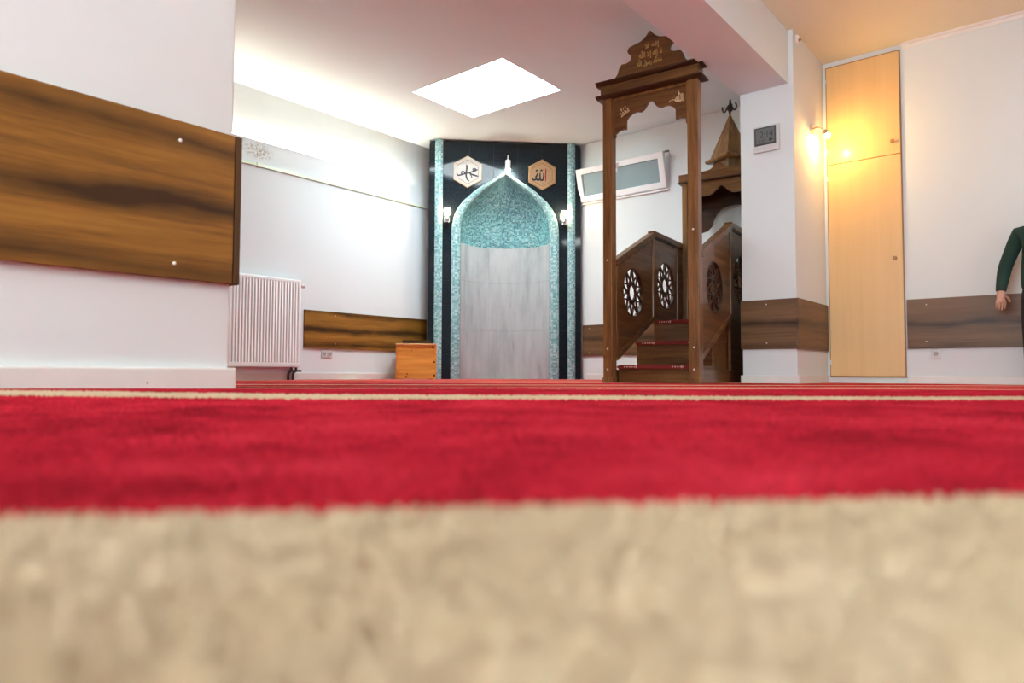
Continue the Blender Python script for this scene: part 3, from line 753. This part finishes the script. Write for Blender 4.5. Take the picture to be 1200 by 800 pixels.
# railings: a rising panel and a level landing panel on each side, each with a pierced star
def poly_ray(poly, c, a_):
    d = (math.cos(a_), math.sin(a_)); best = None
    for i in range(len(poly)):
        p, q2 = poly[i], poly[(i + 1) % len(poly)]
        ex, ey = q2[0] - p[0], q2[1] - p[1]; den = d[0] * ey - d[1] * ex
        if abs(den) < 1e-9: continue
        tt = ((p[0] - c[0]) * ey - (p[1] - c[1]) * ex) / den; uu = ((p[0] - c[0]) * d[1] - (p[1] - c[1]) * d[0]) / den
        if tt > 0 and -1e-6 <= uu <= 1 + 1e-6 and (best is None or tt < best): best = tt
    return (c[0] + d[0] * best, c[1] + d[1] * best)
def star_panel(name, poly, c, r_, s0, s1, mat):
    angs = sorted(set([round(2 * PI * k_ / 40, 6) for k_ in range(40)] + [round(math.atan2(p[1] - c[1], p[0] - c[0]) % (2 * PI), 6) for p in poly]))
    inn = [(c[0] + r_ * math.cos(a_), c[1] + r_ * math.sin(a_)) for a_ in angs]
    o = G().ring(inn, [poly_ray(poly, c, a_) for a_ in angs], s0, s1, YZ).build(name, mat, mb)
    g = G(); tips = [(c[0] + (r_ + .004) * math.cos(2 * PI * (k_ + .5) / 10), c[1] + (r_ + .004) * math.sin(2 * PI * (k_ + .5) / 10)) for k_ in range(10)]
    bw_ = .0058
    for k_ in range(10):
        p, q2 = Vector(tips[k_]), Vector(tips[(k_ + 4) % 10]); d = (q2 - p).normalized(); n2 = Vector((-d.y, d.x)) * bw_
        e = .0006 * (k_ % 2)
        g.prism([(p + n2)[:], (q2 + n2)[:], (q2 - n2)[:], (p - n2)[:]], s0 + .006 + e, s1 - .006 - e, YZ)
    g.build('star_lattice', M_MB_D, o)
    G().ring([(c[0] + (r_ - .004) * math.cos(2 * PI * k_ / 40), c[1] + (r_ - .004) * math.sin(2 * PI * k_ / 40)) for k_ in range(40)],
             [(c[0] + (r_ + .006) * math.cos(2 * PI * k_ / 40), c[1] + (r_ + .006) * math.sin(2 * PI * k_ / 40)) for k_ in range(40)], s0 - .002, s1 + .002, YZ).build('star_rim', M_MB_D, o)
    return o
def bar(p, q2, wd, s0, s1, name, mat):
    p, q2 = Vector(p), Vector(q2); d = (q2 - p).normalized(); n2 = Vector((-d.y, d.x)) * wd / 2
    return G().prism([(p + n2)[:], (q2 + n2)[:], (q2 - n2)[:], (p - n2)[:]], s0, s1, YZ).build(name, mat, mb, bevel=.004)
for s0, s1 in ((-.130, -.102), (.592, .620)):
    star_panel('rising_panel', [(.06, .22), (.855, .60), (.855, 1.36), (.06, 1.01)], (.405, .79), .212, s0, s1, M_MB_Y)
    star_panel('landing_panel', [(.885, .565), (1.86, .565), (1.86, 1.38), (.885, 1.38)], (1.2, .935), .225, s0, s1, M_MB_Y)
    bar((.04, 1.012), (.885, 1.386), .05, s0 - .02, s1 + .02, 'handrail', M_MB_Y)
    bar((.04, .985), (.87, 1.352), .022, s0 - .010, s1 + .010, 'handrail_bead', M_MB_D)
    bar((.86, 1.395), (1.90, 1.395), .05, s0 - .02, s1 + .02, 'handrail', M_MB_Y)
    bar((.88, 1.362), (1.88, 1.362), .02, s0 - .010, s1 + .010, 'handrail_bead', M_MB_D)
    bar((.05, .205), (.87, .595), .045, s0 - .012, s1 + .012, 'bottom_rail', M_MB_Y)
    box('newel_post', (s0 - .010, .845, .565), (s1 + .010, .895, 1.385), M_MB_Z, mb, bevel=.004)
    box('newel_post', (s0 - .010, 1.84, .565), (s1 + .010, 1.89, 1.385), M_MB_Z, mb, bevel=.004)
    box('panel_stile', (s0 - .006, 1.50, .57), (s1 + .006, 1.535, 1.37), M_MB_Z, mb, bevel=.003)
    box('panel_stile', (s0 - .006, .045, .2), (s1 + .006, .085, 1.01), M_MB_Z, mb, bevel=.003)
    box('side_plinth', (s0 + .01, .05, 0), (s1, 2.12, .11), M_MB_Y, mb, bevel=.003)
    if s0 > 0: box('stair_side_board', (s0, .86, 0), (s1 - .004, 2.12, .56), M_MB_Y, mb, bevel=.003)
# canopy
c0, c1, d0, d1 = -.118, .755, 1.62, 2.10
cxx = (c0 + c1) / 2
for a_ in (c0 + .03, c1 - .085):
    for b_ in (d0 + .012, d1 - .072):
        z0 = 0.565 if a_ < .6 else 0
        box('canopy_post', (a_, b_, z0), (a_ + .055, b_ + .06, 2.06), M_MB_Z, mb, bevel=.004)
chalf = [(.40, 1.66), (.375, 1.69), (.355, 1.735), (.35, 1.80), (.335, 1.845), (.30, 1.87), (.25, 1.878), (.20, 1.893), (.14, 1.890), (.10, 1.897), (.06, 1.93), (.02, 1.968), (0, 1.975)]
def scallop(wd, cen, lo_shift=0):
    k_ = wd / .80
    lw = [(cen - a_ * k_, z_ + lo_shift) for a_, z_ in chalf] + [(cen + a_ * k_, z_ + lo_shift) for a_, z_ in chalf[-2::-1]]
    return lw, [(u, 2.06) for u, v_ in lw]
lw, tp = scallop(.80, .312)
G().ring(lw, tp, d0 + .03, d0 + .055, XZ, closed=False).build('canopy_arch', M_MB_X, mb)
bhalf = [(.40, 1.58), (.35, 1.60), (.30, 1.61), (.255, 1.655), (.235, 1.72), (.20, 1.78), (.15, 1.825), (.08, 1.85), (0, 1.858)]
bl = [(.345 - a_, z_) for a_, z_ in bhalf] + [(.345 + a_, z_) for a_, z_ in bhalf[-2::-1]]
G().ring(bl, [(u, 2.06) for u, v_ in bl], d1 - .05, d1 - .025, XZ, closed=False).build('canopy_arch', M_MB_D, mb)
lw2, tp2 = scallop(.40, (d0 + d1) / 2)
for a_ in (c0 + .045, c1 - .07):
    G().ring(lw2, tp2, a_, a_ + .025, YZ, closed=False).build('canopy_arch', M_MB_D, mb)
box('canopy_ceiling', (c0 + .02, d0 + .02, 2.04), (c1 - .02, d1 - .02, 2.06), M_MB_D, mb)
box('canopy_back_board', (c0 + .10, d1 - .03, .57), (c1 - .10, d1 - .01, 1.25), M_MB_X, mb)
G().ring([(c0 + .06, d0 + .06), (c1 - .06, d0 + .06), (c1 - .06, d1 - .06), (c0 + .06, d1 - .06)], [(c0, d0), (c1, d0), (c1, d1), (c0, d1)], 2.05, 2.135, XY).build('canopy_frieze', M_MB_X, mb, bevel=.004)
G().ring([(c0 + .02, d0 + .02), (c1 - .02, d0 + .02), (c1 - .02, d1 - .02), (c0 + .02, d1 - .02)], [(c0 - .008, d0 - .008), (c1 + .008, d0 - .008), (c1 + .008, d1 + .008), (c0 - .008, d1 + .008)], 2.044, 2.056, XY).build('canopy_bead', M_MB_D, mb)
crest = [(c0, 2.135), (.10, 2.137), (.17, 2.14), (.21, 2.148), (.24, 2.168), (.265, 2.19), (.30, 2.215), (.335, 2.19), (.365, 2.165), (.40, 2.145), (.46, 2.138), (c1, 2.136)]
G().ring(crest, [(u, 2.12) for u, v_ in crest], d0 + .005, d0 + .03, XZ, closed=False).build('canopy_crest', M_MB_X, mb)
# peaked roof: four sided spire set on the diagonal
rc = (.350, 1.86)
def diamond(r_, z_): return [(rc[0] + r_ * math.cos(R(-81 + 90 * k_)), rc[1] + r_ * math.sin(R(-81 + 90 * k_)), z_) for k_ in range(4)]
box('roof_deck', (c0 + .03, d0 + .03, 2.10), (c1 - .03, d1 - .03, 2.125), M_MB_D, mb)
g = G(); g.add(diamond(.17, 2.125) + diamond(.17, 2.27), [(0, 1, 5, 4), (1, 2, 6, 5), (2, 3, 7, 6), (3, 0, 4, 7), (3, 2, 1, 0), (4, 5, 6, 7)]); g.build('roof_drum', M_MB_Z, mb)
g = G(); g.add(diamond(.235, 2.262) + diamond(.255, 2.275) + diamond(.255, 2.295) + diamond(.215, 2.312), [f_ for l_ in range(3) for f_ in [(l_ * 4 + k_, l_ * 4 + (k_ + 1) % 4, l_ * 4 + 4 + (k_ + 1) % 4, l_ * 4 + 4 + k_) for k_ in range(4)]] + [(3, 2, 1, 0), (12, 13, 14, 15)]); g.build('roof_eave', M_MB_Z, mb)
for k_ in range(4):
    A_, B_ = diamond(.205, 2.31)[k_], diamond(.205, 2.31)[(k_ + 1) % 4]; C2 = (rc[0], rc[1], 2.772)
    ce = Vector((rc[0], rc[1], 2.31))
    ins_ = [tuple(Vector(p).lerp(ce, .08)) for p in (A_, B_)] + [(rc[0], rc[1], 2.74)]
    G().add([A_, B_, C2] + ins_, [(0, 1, 2), (5, 4, 3), (0, 3, 4, 1), (1, 4, 5, 2), (2, 5, 3, 0)]).build('roof_face', M_MB_Z, mb)
# wrought finial
fx, fy = rc
g = G().tube([(fx, fy, 2.76), (fx, fy, 2.80), (fx + .004, fy, 2.86), (fx + .004, fy, 2.915)], [.012, .012, .015, .009], 8)
hk = lambda pts, r_=.009: g.tube([(fx + a_, fy, 2.76 + z_) for a_, z_ in pts], r_, 7)
hk([(0, .02), (-.018, .055), (-.028, .085), (-.034, .06), (-.048, .035), (-.066, .035), (-.076, .06), (-.076, .09)])
hk([(0, .025), (.022, .04), (.03, .075), (.034, .05), (.05, .038), (.066, .05), (.068, .085), (.058, .112)])
hk([(.0, .03), (.017, .06), (.019, .105)]); hk([(0, .03), (-.014, .06), (-.013, .1)])
g.build('finial', M_BLACK, mb, smooth=True)

# ------------------------------------------------------------------ closet
t = thing('wall_cupboard', 'tall pale beech cupboard with two doors beside the pillar', 'cupboard', (-1.458, YC, 0))
cw = .306
g = G().box((-cw, -.012, .05), (-cw + .012, 0, 2.905)).box((cw - .012, -.012, .05), (cw, 0, 2.905)).box((-cw, -.012, 2.893), (cw, 0, 2.905)).box((-cw, -.012, .05), (cw, 0, .062)).box((-cw, -.004, .06), (cw, 0, 2.9))
g.build('frame', M_BEECH_E, t)
for z0, z1, kz in ((.062, 1.986, 1.078), (1.992, 2.892, 2.102)):
    d = box('door', (-cw + .010, -.024, z0), (cw - .010, -.006, z1), M_BEECH, t, bevel=.0015)
    G().lathe([(.010, 0), (.008, -.012), (.013, -.018), (.018, -.026), (.016, -.034), (.006, -.037)], 16, (cw - .065, -.024, kz), 'y').build('knob', M_BEECH_E, d, smooth=True)
    for hz_ in (z0 + .12, z1 - .12): box('hinge', (-cw + .004, -.028, hz_ - .02), (-cw + .014, -.02, hz_ + .02), M_STEEL, d)

# ------------------------------------------------------------------ wall clock, sconce, hook
t = thing('digital_clock', 'grey digital wall clock on the pillar', 'clock', (-2.010, 5.85, 2.068))
box('case', (-.110, -.026, -.112), (.110, 0, .112), M_CLOCK, t, bevel=.008)
sc = box('screen', (-.100, -.029, -.055), (.082, -.024, .098), M_CLOCKD, t, bevel=.003)
box('display', (-.086, -.0305, -.040), (.070, -.028, .086), M_LCD, sc)
text('digits', '2:14', M_LCDI, sc, .004, .035, .105, .056, -.0315, .001)
text('digits', '11.02', M_LCDI, sc, -.035, -.018, .06, .022, -.0315, .001)
G().ball((.038, -.0312, -.016), (.014, .001, .013), 12, 6).build('symbol', M_LCDI, sc)
for k_ in range(3): G().lathe([(.007, 0), (.007, -.002)], 12, (-.075 + k_ * .03, -.026, -.083), 'y').build('button', M_STEEL, t)

def spotlight(label, loc, rz):
    t = thing('wall_spotlight', label, 'wall lamp', loc, rz, 'warm wall spotlights')
    G().lathe([(.045, 0), (.045, .012), (.02, .018)], 18, (0, 0, 0), 'x').build('base_plate', M_CHROME, t, smooth=True)
    G().tube([(.015, 0, 0), (.05, .0, .01), (.08, .02, -.005), (.10, .03, -.03)], .007, 8).build('arm', M_CHROME, t, smooth=True)
    hd = Vector((.45, .25, -.85)).normalized()
    p0 = Vector((.095, .028, -.02))
    G().tube([p0, p0 + hd * .015, p0 + hd * .045], [.014, .026, .034], 16).build('spot_head', M_CHROME, t, smooth=True)
    G().ball(tuple(p0 + hd * .058), .026, 16, 10).build('bulb', M_BULB, t, smooth=True)
spotlight('small lit warm spotlight on the pillar by the cupboard', (-1.79, 6.33, 2.235), 0)
spotlight('unseen warm spotlight added on the right wall beyond the person', (1.3, YC, 2.26), R(-90))  # lamp added out of view to warm the right hand ceiling and wall

t = thing('wall_sensor', 'tiny white sensor with a brown tip high on the pillar corner', 'sensor', (-1.79, 5.95, 2.90))
box('body', (0, -.022, -.03), (.02, .022, .03), M_PVC, t, bevel=.004)
G().lathe([(.010, .02), (.012, .028), (.006, .04)], 12, (0, 0, -.012), 'x').build('tip', M_BEECH_E, t)

# ------------------------------------------------------------------ left wall: radiator, conduit, led tape, sockets
RX0, RY0, RY1, RZ0, RZ1 = -6.30, 3.335, 4.14, .128, 1.03
t = thing('radiator', 'tall white ribbed panel radiator on the left wall', 'radiator', (RX0, (RY0 + RY1) / 2, 0))
hy = (RY1 - RY0) / 2
pr = []; nrib = 23
ys = np.linspace(-hy + .03, hy - .03, nrib * 4 + 1)
prf = [(-hy, -.012), (-hy, 0), (-hy + .02, .003)]
for i, y_ in enumerate(ys): prf.append((y_, (.003, .003, -.005, -.005)[i % 4] if i < len(ys) - 1 else .003))
prf += [(hy - .02, .003), (hy, 0), (hy, -.012)]
G().prism(prf, RZ0 + .045, RZ1 - .035, lambda u, v_, z_: (.07 + v_, u, z_)).build('ribbed_front', M_RAD, t)
G().box((-.02, -hy, RZ0), (.071, hy, RZ0 + .05)).build('bottom_edge', M_RAD, t, bevel=.012)
G().box((-.02, -hy, RZ1 - .04), (.071, hy, RZ1)).build('top_grille', M_RAD, t, bevel=.012)
box('side_cover', (-.01, hy - .006, RZ0 + .02), (.068, hy + .002, RZ1 - .02), M_RAD, t, bevel=.003)
box('back_plate', (-.01, -hy + .01, RZ0 + .02), (.03, hy - .01, RZ1 - .02), M_RAD, t)
G().lathe([(.012, 0), (.012, .02), (.019, .025), (.019, .06), (.013, .07)], 14, (.03, hy, RZ1 - .055), 'y').build('valve', M_STEEL, t, smooth=True)
for dy_ in (-.075, -.02):
    G().tube([(.03, hy + dy_, RZ0 + .01), (.03, hy + dy_, .10), (.03, hy + dy_ - .01, .085), (.03, hy + dy_ - .03, .07), (.03, hy + dy_ - .035, .05), (.03, hy + dy_ - .035, -.01)], .013, 8).build('pipe', M_BLACK, t, smooth=True)
G().tube([(.03, hy - .10, .092), (.03, hy + .04, .092)], .011, 8).build('pipe', M_BLACK, t, smooth=True)

t = thing('cable_conduit', 'thin pale green conduit running along the left wall', 'conduit', (XL, 3.0, 2.148))
box('trunking', (0, 0, -.014), (.018, 3.02, .014), M_COVER, t, bevel=.004)
box('clip', (0, .66, -.022), (.024, .70, .022), M_COVER, t, bevel=.004)
t = thing('led_tape', 'warm light tape lying on the ledge of the left wall', 'light strip', (-6.392, 3.6, 2.401))
box('tape', (-.006, -2.5, 0), (.006, 2.15, .004), M_LED, t)

def socket(label, loc, rz, gangs):
    t = thing('wall_socket', label, 'socket', loc, rz)
    for k_ in range(gangs):
        x0 = (k_ - (gangs - 1) / 2) * .071
        pl_ = box('plate', (x0 - .0355, -.010, -.041), (x0 + .0355, 0, .041), M_SOCK, t, bevel=.003)
        G().ring([(x0 + .019 * math.cos(2 * PI * j / 20), .019 * math.sin(2 * PI * j / 20)) for j in range(20)], [(x0 + .027 * math.cos(2 * PI * j / 20), .027 * math.sin(2 * PI * j / 20)) for j in range(20)], -.013, -.009, XZ).build('socket_rim', M_SOCK, pl_)
        G().prism([(x0 + .019 * math.cos(2 * PI * j / 20), .019 * math.sin(2 * PI * j / 20)) for j in range(20)], -.0108, -.009, XZ).build('socket_well', M_SOCKD, pl_)
        for s_ in (-1, 1): G().lathe([(.0028, -.0105), (.0028, -.0115)], 8, (x0 + s_ * .0095, 0, 0), 'y').build('hole', M_INK, pl_)
    return t
socket('white double socket under the panel on the left wall', (XL, 4.535, .275), R(90), 2)
socket('white single socket under the dark panel right of the cupboard', (-.935, YC, .25), 0, 1)

# ------------------------------------------------------------------ pine box
t = thing('pine_box', 'small orange pine box on the carpet left of the niche', 'box', (-5.454 + .70711 * (.45 - 1.062), 6.506 + .70711 * (-.45 - 1.062), 0), R(45))
hb, dp_, hz_ = .222, .27, .41
zb = [.008, .115, .235, .355]
for i in range(3): box('front_board', (-hb + .006, 0, zb[i]), (hb - .006, .018, zb[i + 1] - .002), M_PINE, t, bevel=.003)
box('front_board', (-hb + .006, .012, .355), (hb - .006, .024, .395), M_PINE, t, bevel=.002)
for s_ in (-1, 1): 
    for i in range(3): box('side_board', (s_ * hb - .009, .012, zb[i]), (s_ * hb + .009, dp_, zb[i + 1] - .002 + (.04 if i == 2 else 0)), M_PINE, t, bevel=.003)
box('back_board', (-hb, dp_ - .018, .008), (hb, dp_, .395), M_PINE, t)
box('lid', (-hb - .010, -.012, .395), (hb + .010, dp_ + .004, .412), M_PINE_D, t, bevel=.004)
box('back_rail', (-hb + .05, dp_ - .03, .412), (hb - .06, dp_ - .012, .46), M_MB_D, t, bevel=.002)
box('foot', (-hb, .005, 0), (-hb + .03, dp_ - .01, .008), M_PINE, t); box('foot', (hb - .03, .005, 0), (hb, dp_ - .01, .008), M_PINE, t)
for kx, kz, kr in ((-.11, .03, .012), (-.10, .062, .009), (.205, .20, .013), (.208, .045, .013), (-.05, .33, .006), (.19, .37, .012)):
    G().lathe([(kr, .001), (kr, -.0008)], 12, (kx, 0 if kz < .355 else .012, kz), 'y').build('knot', M_PEDGE, t)

# ------------------------------------------------------------------ fill lights added out of view on the ceiling over the right hand part
for lx, ly, lb in ((1.8, 4.6, 'added square fill light panel on the ceiling near the right wall'), (.5, 3.5, 'added square fill light panel on the ceiling right of the beam')):
    t = thing('ceiling_fill_light', lb, 'fill light', (lx, ly, H), 0, 'added fill light panels on the ceiling')
    G().ring(rect(.30, .30), rect(.32, .32), -.03, 0, XY).build('frame', M_PVC, t, bevel=.003)
    box('diffuser', (-.30, -.30, -.022), (.30, .30, -.016), M_CFILL, t)

# ------------------------------------------------------------------ person at the right edge
def skin(name, nodes, edges, root, mat, parent, sub=2):
    names = list(nodes); idx = {n_: i for i, n_ in enumerate(names)}
    me = bpy.data.meshes.new(name); me.from_pydata([nodes[n_][0] for n_ in names], [(idx[a_], idx[b_]) for a_, b_ in edges], [])
    o = bpy.data.objects.new(name, me); COL.objects.link(o); o.parent = parent
    md = o.modifiers.new('skin', 'SKIN')
    if not me.skin_vertices: 
        bpy.context.view_layer.objects.active = o; bpy.context.view_layer.update()
    for i, n_ in enumerate(names):
        sv = me.skin_vertices[0].data[i]; r_ = nodes[n_][1]
        sv.radius = r_ if isinstance(r_, tuple) else (r_, r_); sv.use_root = (n_ == root)
    md.use_smooth_shade = True
    ss = o.modifiers.new('smooth', 'SUBSURF'); ss.levels = sub; ss.render_levels = sub
    me.materials.append(mat)
    return o
pn = thing('person', 'person in dark green sweater and black trousers standing at the right edge', 'person', (-.185, 6.40, 0), 0)
# local: -x is image left, -y towards the viewer
def chain(pre, pts): return {f'{pre}{i}': p for i, p in enumerate(pts)}, [(f'{pre}{i}', f'{pre}{i + 1}') for i in range(len(pts) - 1)]
N = {'pelvis': ((0, 0, .76), (.10, .07)), 'waist': ((0, 0, .90), (.095, .07)), 'chest': ((0, 0, 1.05), (.105, .075)), 'collar': ((0, .005, 1.15), (.06, .045)), 'neck': ((0, .005, 1.225), .045),
     'jaw': ((0, -.02, 1.275), (.058, .062)), 'face': ((0, -.012, 1.335), (.070, .082)), 'brow': ((0, -.002, 1.385), (.070, .084)), 'crown': ((0, .005, 1.435), (.045, .055))}
E_ = [('pelvis', 'waist'), ('waist', 'chest'), ('chest', 'collar'), ('collar', 'neck'), ('neck', 'jaw'), ('jaw', 'face'), ('face', 'brow'), ('brow', 'crown')]
def arm(side, sh, el, wr, hand):
    nn_, ee_ = chain('arm' + side, [(sh, .05), (tuple((a_ + b_) / 2 for a_, b_ in zip(sh, el)), .044), (el, .037), (tuple((a_ * .55 + b_ * .45) for a_, b_ in zip(el, wr)), .036), (wr, (.024, .028))])
    N.update(nn_); E_.extend(ee_); E_.append(('collar', f'arm{side}0'))
    wrv = Vector(wr); hd_ = Vector(hand[0]).normalized(); ac = Vector(hand[1]).normalized(); nr = hd_.cross(ac)
    p1 = wrv + hd_ * .035; p2 = wrv + hd_ * .068
    N[f'palm{side}0'] = (tuple(p1), (.028, .018)); N[f'palm{side}1'] = (tuple(p2), (.030, .016))
    E_.extend([(f'arm{side}4', f'palm{side}0'), (f'palm{side}0', f'palm{side}1')])
    for k_, (off, ln) in enumerate(((-.027, .052), (-.009, .062), (.009, .058), (.026, .045))):
        b0 = p2 + ac * off + hd_ * .010
        pts = [b0, b0 + hd_ * ln * .45 + nr * .004, b0 + hd_ * ln * .75 + nr * .013, b0 + hd_ * ln * .95 + nr * .026]
        for j, p in enumerate(pts): N[f'fin{side}{k_}{j}'] = (tuple(p), (.0085, .0085 - .001 * j) if j else (.0095, .0095))
        E_.append((f'palm{side}1', f'fin{side}{k_}0')); E_.extend([(f'fin{side}{k_}{j}', f'fin{side}{k_}{j + 1}') for j in range(3)])
    b0 = p1 + ac * (-.026)
    for j, p in enumerate((b0 + ac * -.012 + hd_ * .006, b0 + ac * -.028 + hd_ * .026 + nr * .006, b0 + ac * -.034 + hd_ * .046 + nr * .014)): N[f'thumb{side}{j}'] = (tuple(p), .0095 - .001 * j)
    E_.extend([(f'palm{side}0', f'thumb{side}0'), (f'thumb{side}0', f'thumb{side}1'), (f'thumb{side}1', f'thumb{side}2')])
RS, RE, RW = (-.150, 0, 1.135), (-.245, .03, .89), (-.272, -.02, .705)
LS, LE, LW = (.150, 0, 1.135), (.225, .03, .89), (.235, -.03, .69)
arm('R', RS, RE, RW, ((.0, -.10, -1), (-1, -.3, 0)))
arm('L', LS, LE, LW, ((.05, -.15, -1), (1, -.3, 0)))
for s_, nm in ((-1, 'A'), (1, 'B')):
    nn_, ee_ = chain('leg' + nm, [((s_ * .075, 0, .70), .075), ((s_ * .082, -.01, .56), .066), ((s_ * .085, -.015, .40), .052), ((s_ * .085, .005, .24), .048), ((s_ * .085, .015, .09), .034), ((s_ * .087, .0, .045), (.034, .034)), ((s_ * .09, -.08, .035), (.034, .026)), ((s_ * .092, -.13, .03), (.028, .020))])
    N.update(nn_); E_.extend(ee_); E_.append(('pelvis', f'leg{nm}0'))
body = skin('body', N, E_, 'pelvis', M_SKIN, pn)
SN = {'hem': ((0, 0, .655), .160), 'pelvis': ((0, 0, .78), .166), 'waist': ((0, 0, .90), .156), 'chest': ((0, 0, 1.03), .146), 'collar': ((0, .0, 1.14), .118), 'neckline': ((0, .005, 1.20), .072), 'neckband': ((0, .005, 1.235), .060)}
SE = [('hem', 'pelvis'), ('pelvis', 'waist'), ('waist', 'chest'), ('chest', 'collar'), ('collar', 'neckline'), ('neckline', 'neckband')]
for nm, (sh, el, wr) in (('R', (RS, RE, RW)), ('L', (LS, LE, LW))):
    mid = lambda a_, b_, t_: tuple(x * (1 - t_) + y_ * t_ for x, y_ in zip(a_, b_))
    nn_, ee_ = chain('sleeve' + nm, [(sh, .062), (mid(sh, el, .5), .055), (el, .051), (mid(el, wr, .45), .047), (mid(el, wr, .88), .038), (mid(el, wr, 1.06), .037)])
    SN.update(nn_); SE.extend(ee_); SE.append(('collar', f'sleeve{nm}0'))
sw = skin('sweater', SN, SE, 'hem', M_SWEAT, pn); sw.scale = (1, .86, 1)
G().ball((-.075, -.125, 1.06), (.016, .010, .018), 12, 8).build('chest_badge', M_EYE, sw, smooth=True)
TN = {'belt': ((0, 0, .80), (.122, .092)), 'pelvis': ((0, 0, .74), (.128, .098))}; TE = [('belt', 'pelvis')]
for s_, nm in ((-1, 'A'), (1, 'B')):
    nn_, ee_ = chain('trouser' + nm, [((s_ * .078, 0, .66), .085), ((s_ * .085, -.01, .54), .077), ((s_ * .088, -.012, .40), .066), ((s_ * .088, .004, .24), .062), ((s_ * .088, .012, .10), .056), ((s_ * .088, .01, .075), .056)])
    TN.update(nn_); TE.extend(ee_); TE.append(('pelvis', f'trouser{nm}0'))
skin('trousers', TN, TE, 'pelvis', M_TROU, pn)
for s_ in (-1, 1):
    sh = skin('shoe', {'heel': ((s_ * .088, .035, .052), (.040, .040)), 'ankle': ((s_ * .088, .0, .055), (.040, .042)), 'ball': ((s_ * .092, -.085, .042), (.042, .032)), 'toe': ((s_ * .095, -.145, .036), (.032, .024))}, [('heel', 'ankle'), ('ankle', 'ball'), ('ball', 'toe')], 'ankle', M_SHOE, pn)
    fo = [(s_ * .088 + .042 * math.cos(a_) * (1 if math.sin(a_) < 0 else .95), -.055 + .118 * math.sin(a_)) for a_ in [2 * PI * k_ / 24 for k_ in range(24)]]
    G().prism(fo, .0, .02, XY).build('sole', M_SOLE, sh)
# face and hair
G().ball((0, .022, 1.385), (.086, .095, .092), 20, 12).build('hair', M_HAIR, pn, smooth=True)
for s_ in (-1, 1):
    e = G().ball((s_ * .031, -.081, 1.345), (.012, .008, .007), 12, 8).build('eye', M_EYE, pn, smooth=True)
    G().ball((s_ * .031, -.0885, 1.345), (.0055, .0018, .0055), 10, 6).build('iris', M_IRIS, e, smooth=True)
    G().tube([(s_ * .015, -.092, 1.364), (s_ * .032, -.093, 1.369), (s_ * .05, -.083, 1.362)], .004, 6).build('eyebrow', M_HAIR, pn, smooth=True)
    G().ball((s_ * .079, .004, 1.335), (.008, .018, .028), 10, 8).build('ear', M_SKIN, pn, smooth=True)
G().tube([(0, -.088, 1.352), (0, -.098, 1.33), (0, -.108, 1.312), (0, -.092, 1.303)], [.007, .009, .013, .008], 8).build('nose', M_SKIN, pn, smooth=True)
G().tube([(-.024, -.083, 1.281), (-.01, -.090, 1.284), (.01, -.090, 1.284), (.024, -.083, 1.281)], [.004, .006, .006, .004], 8).build('mouth', M_LIP, pn, smooth=True)
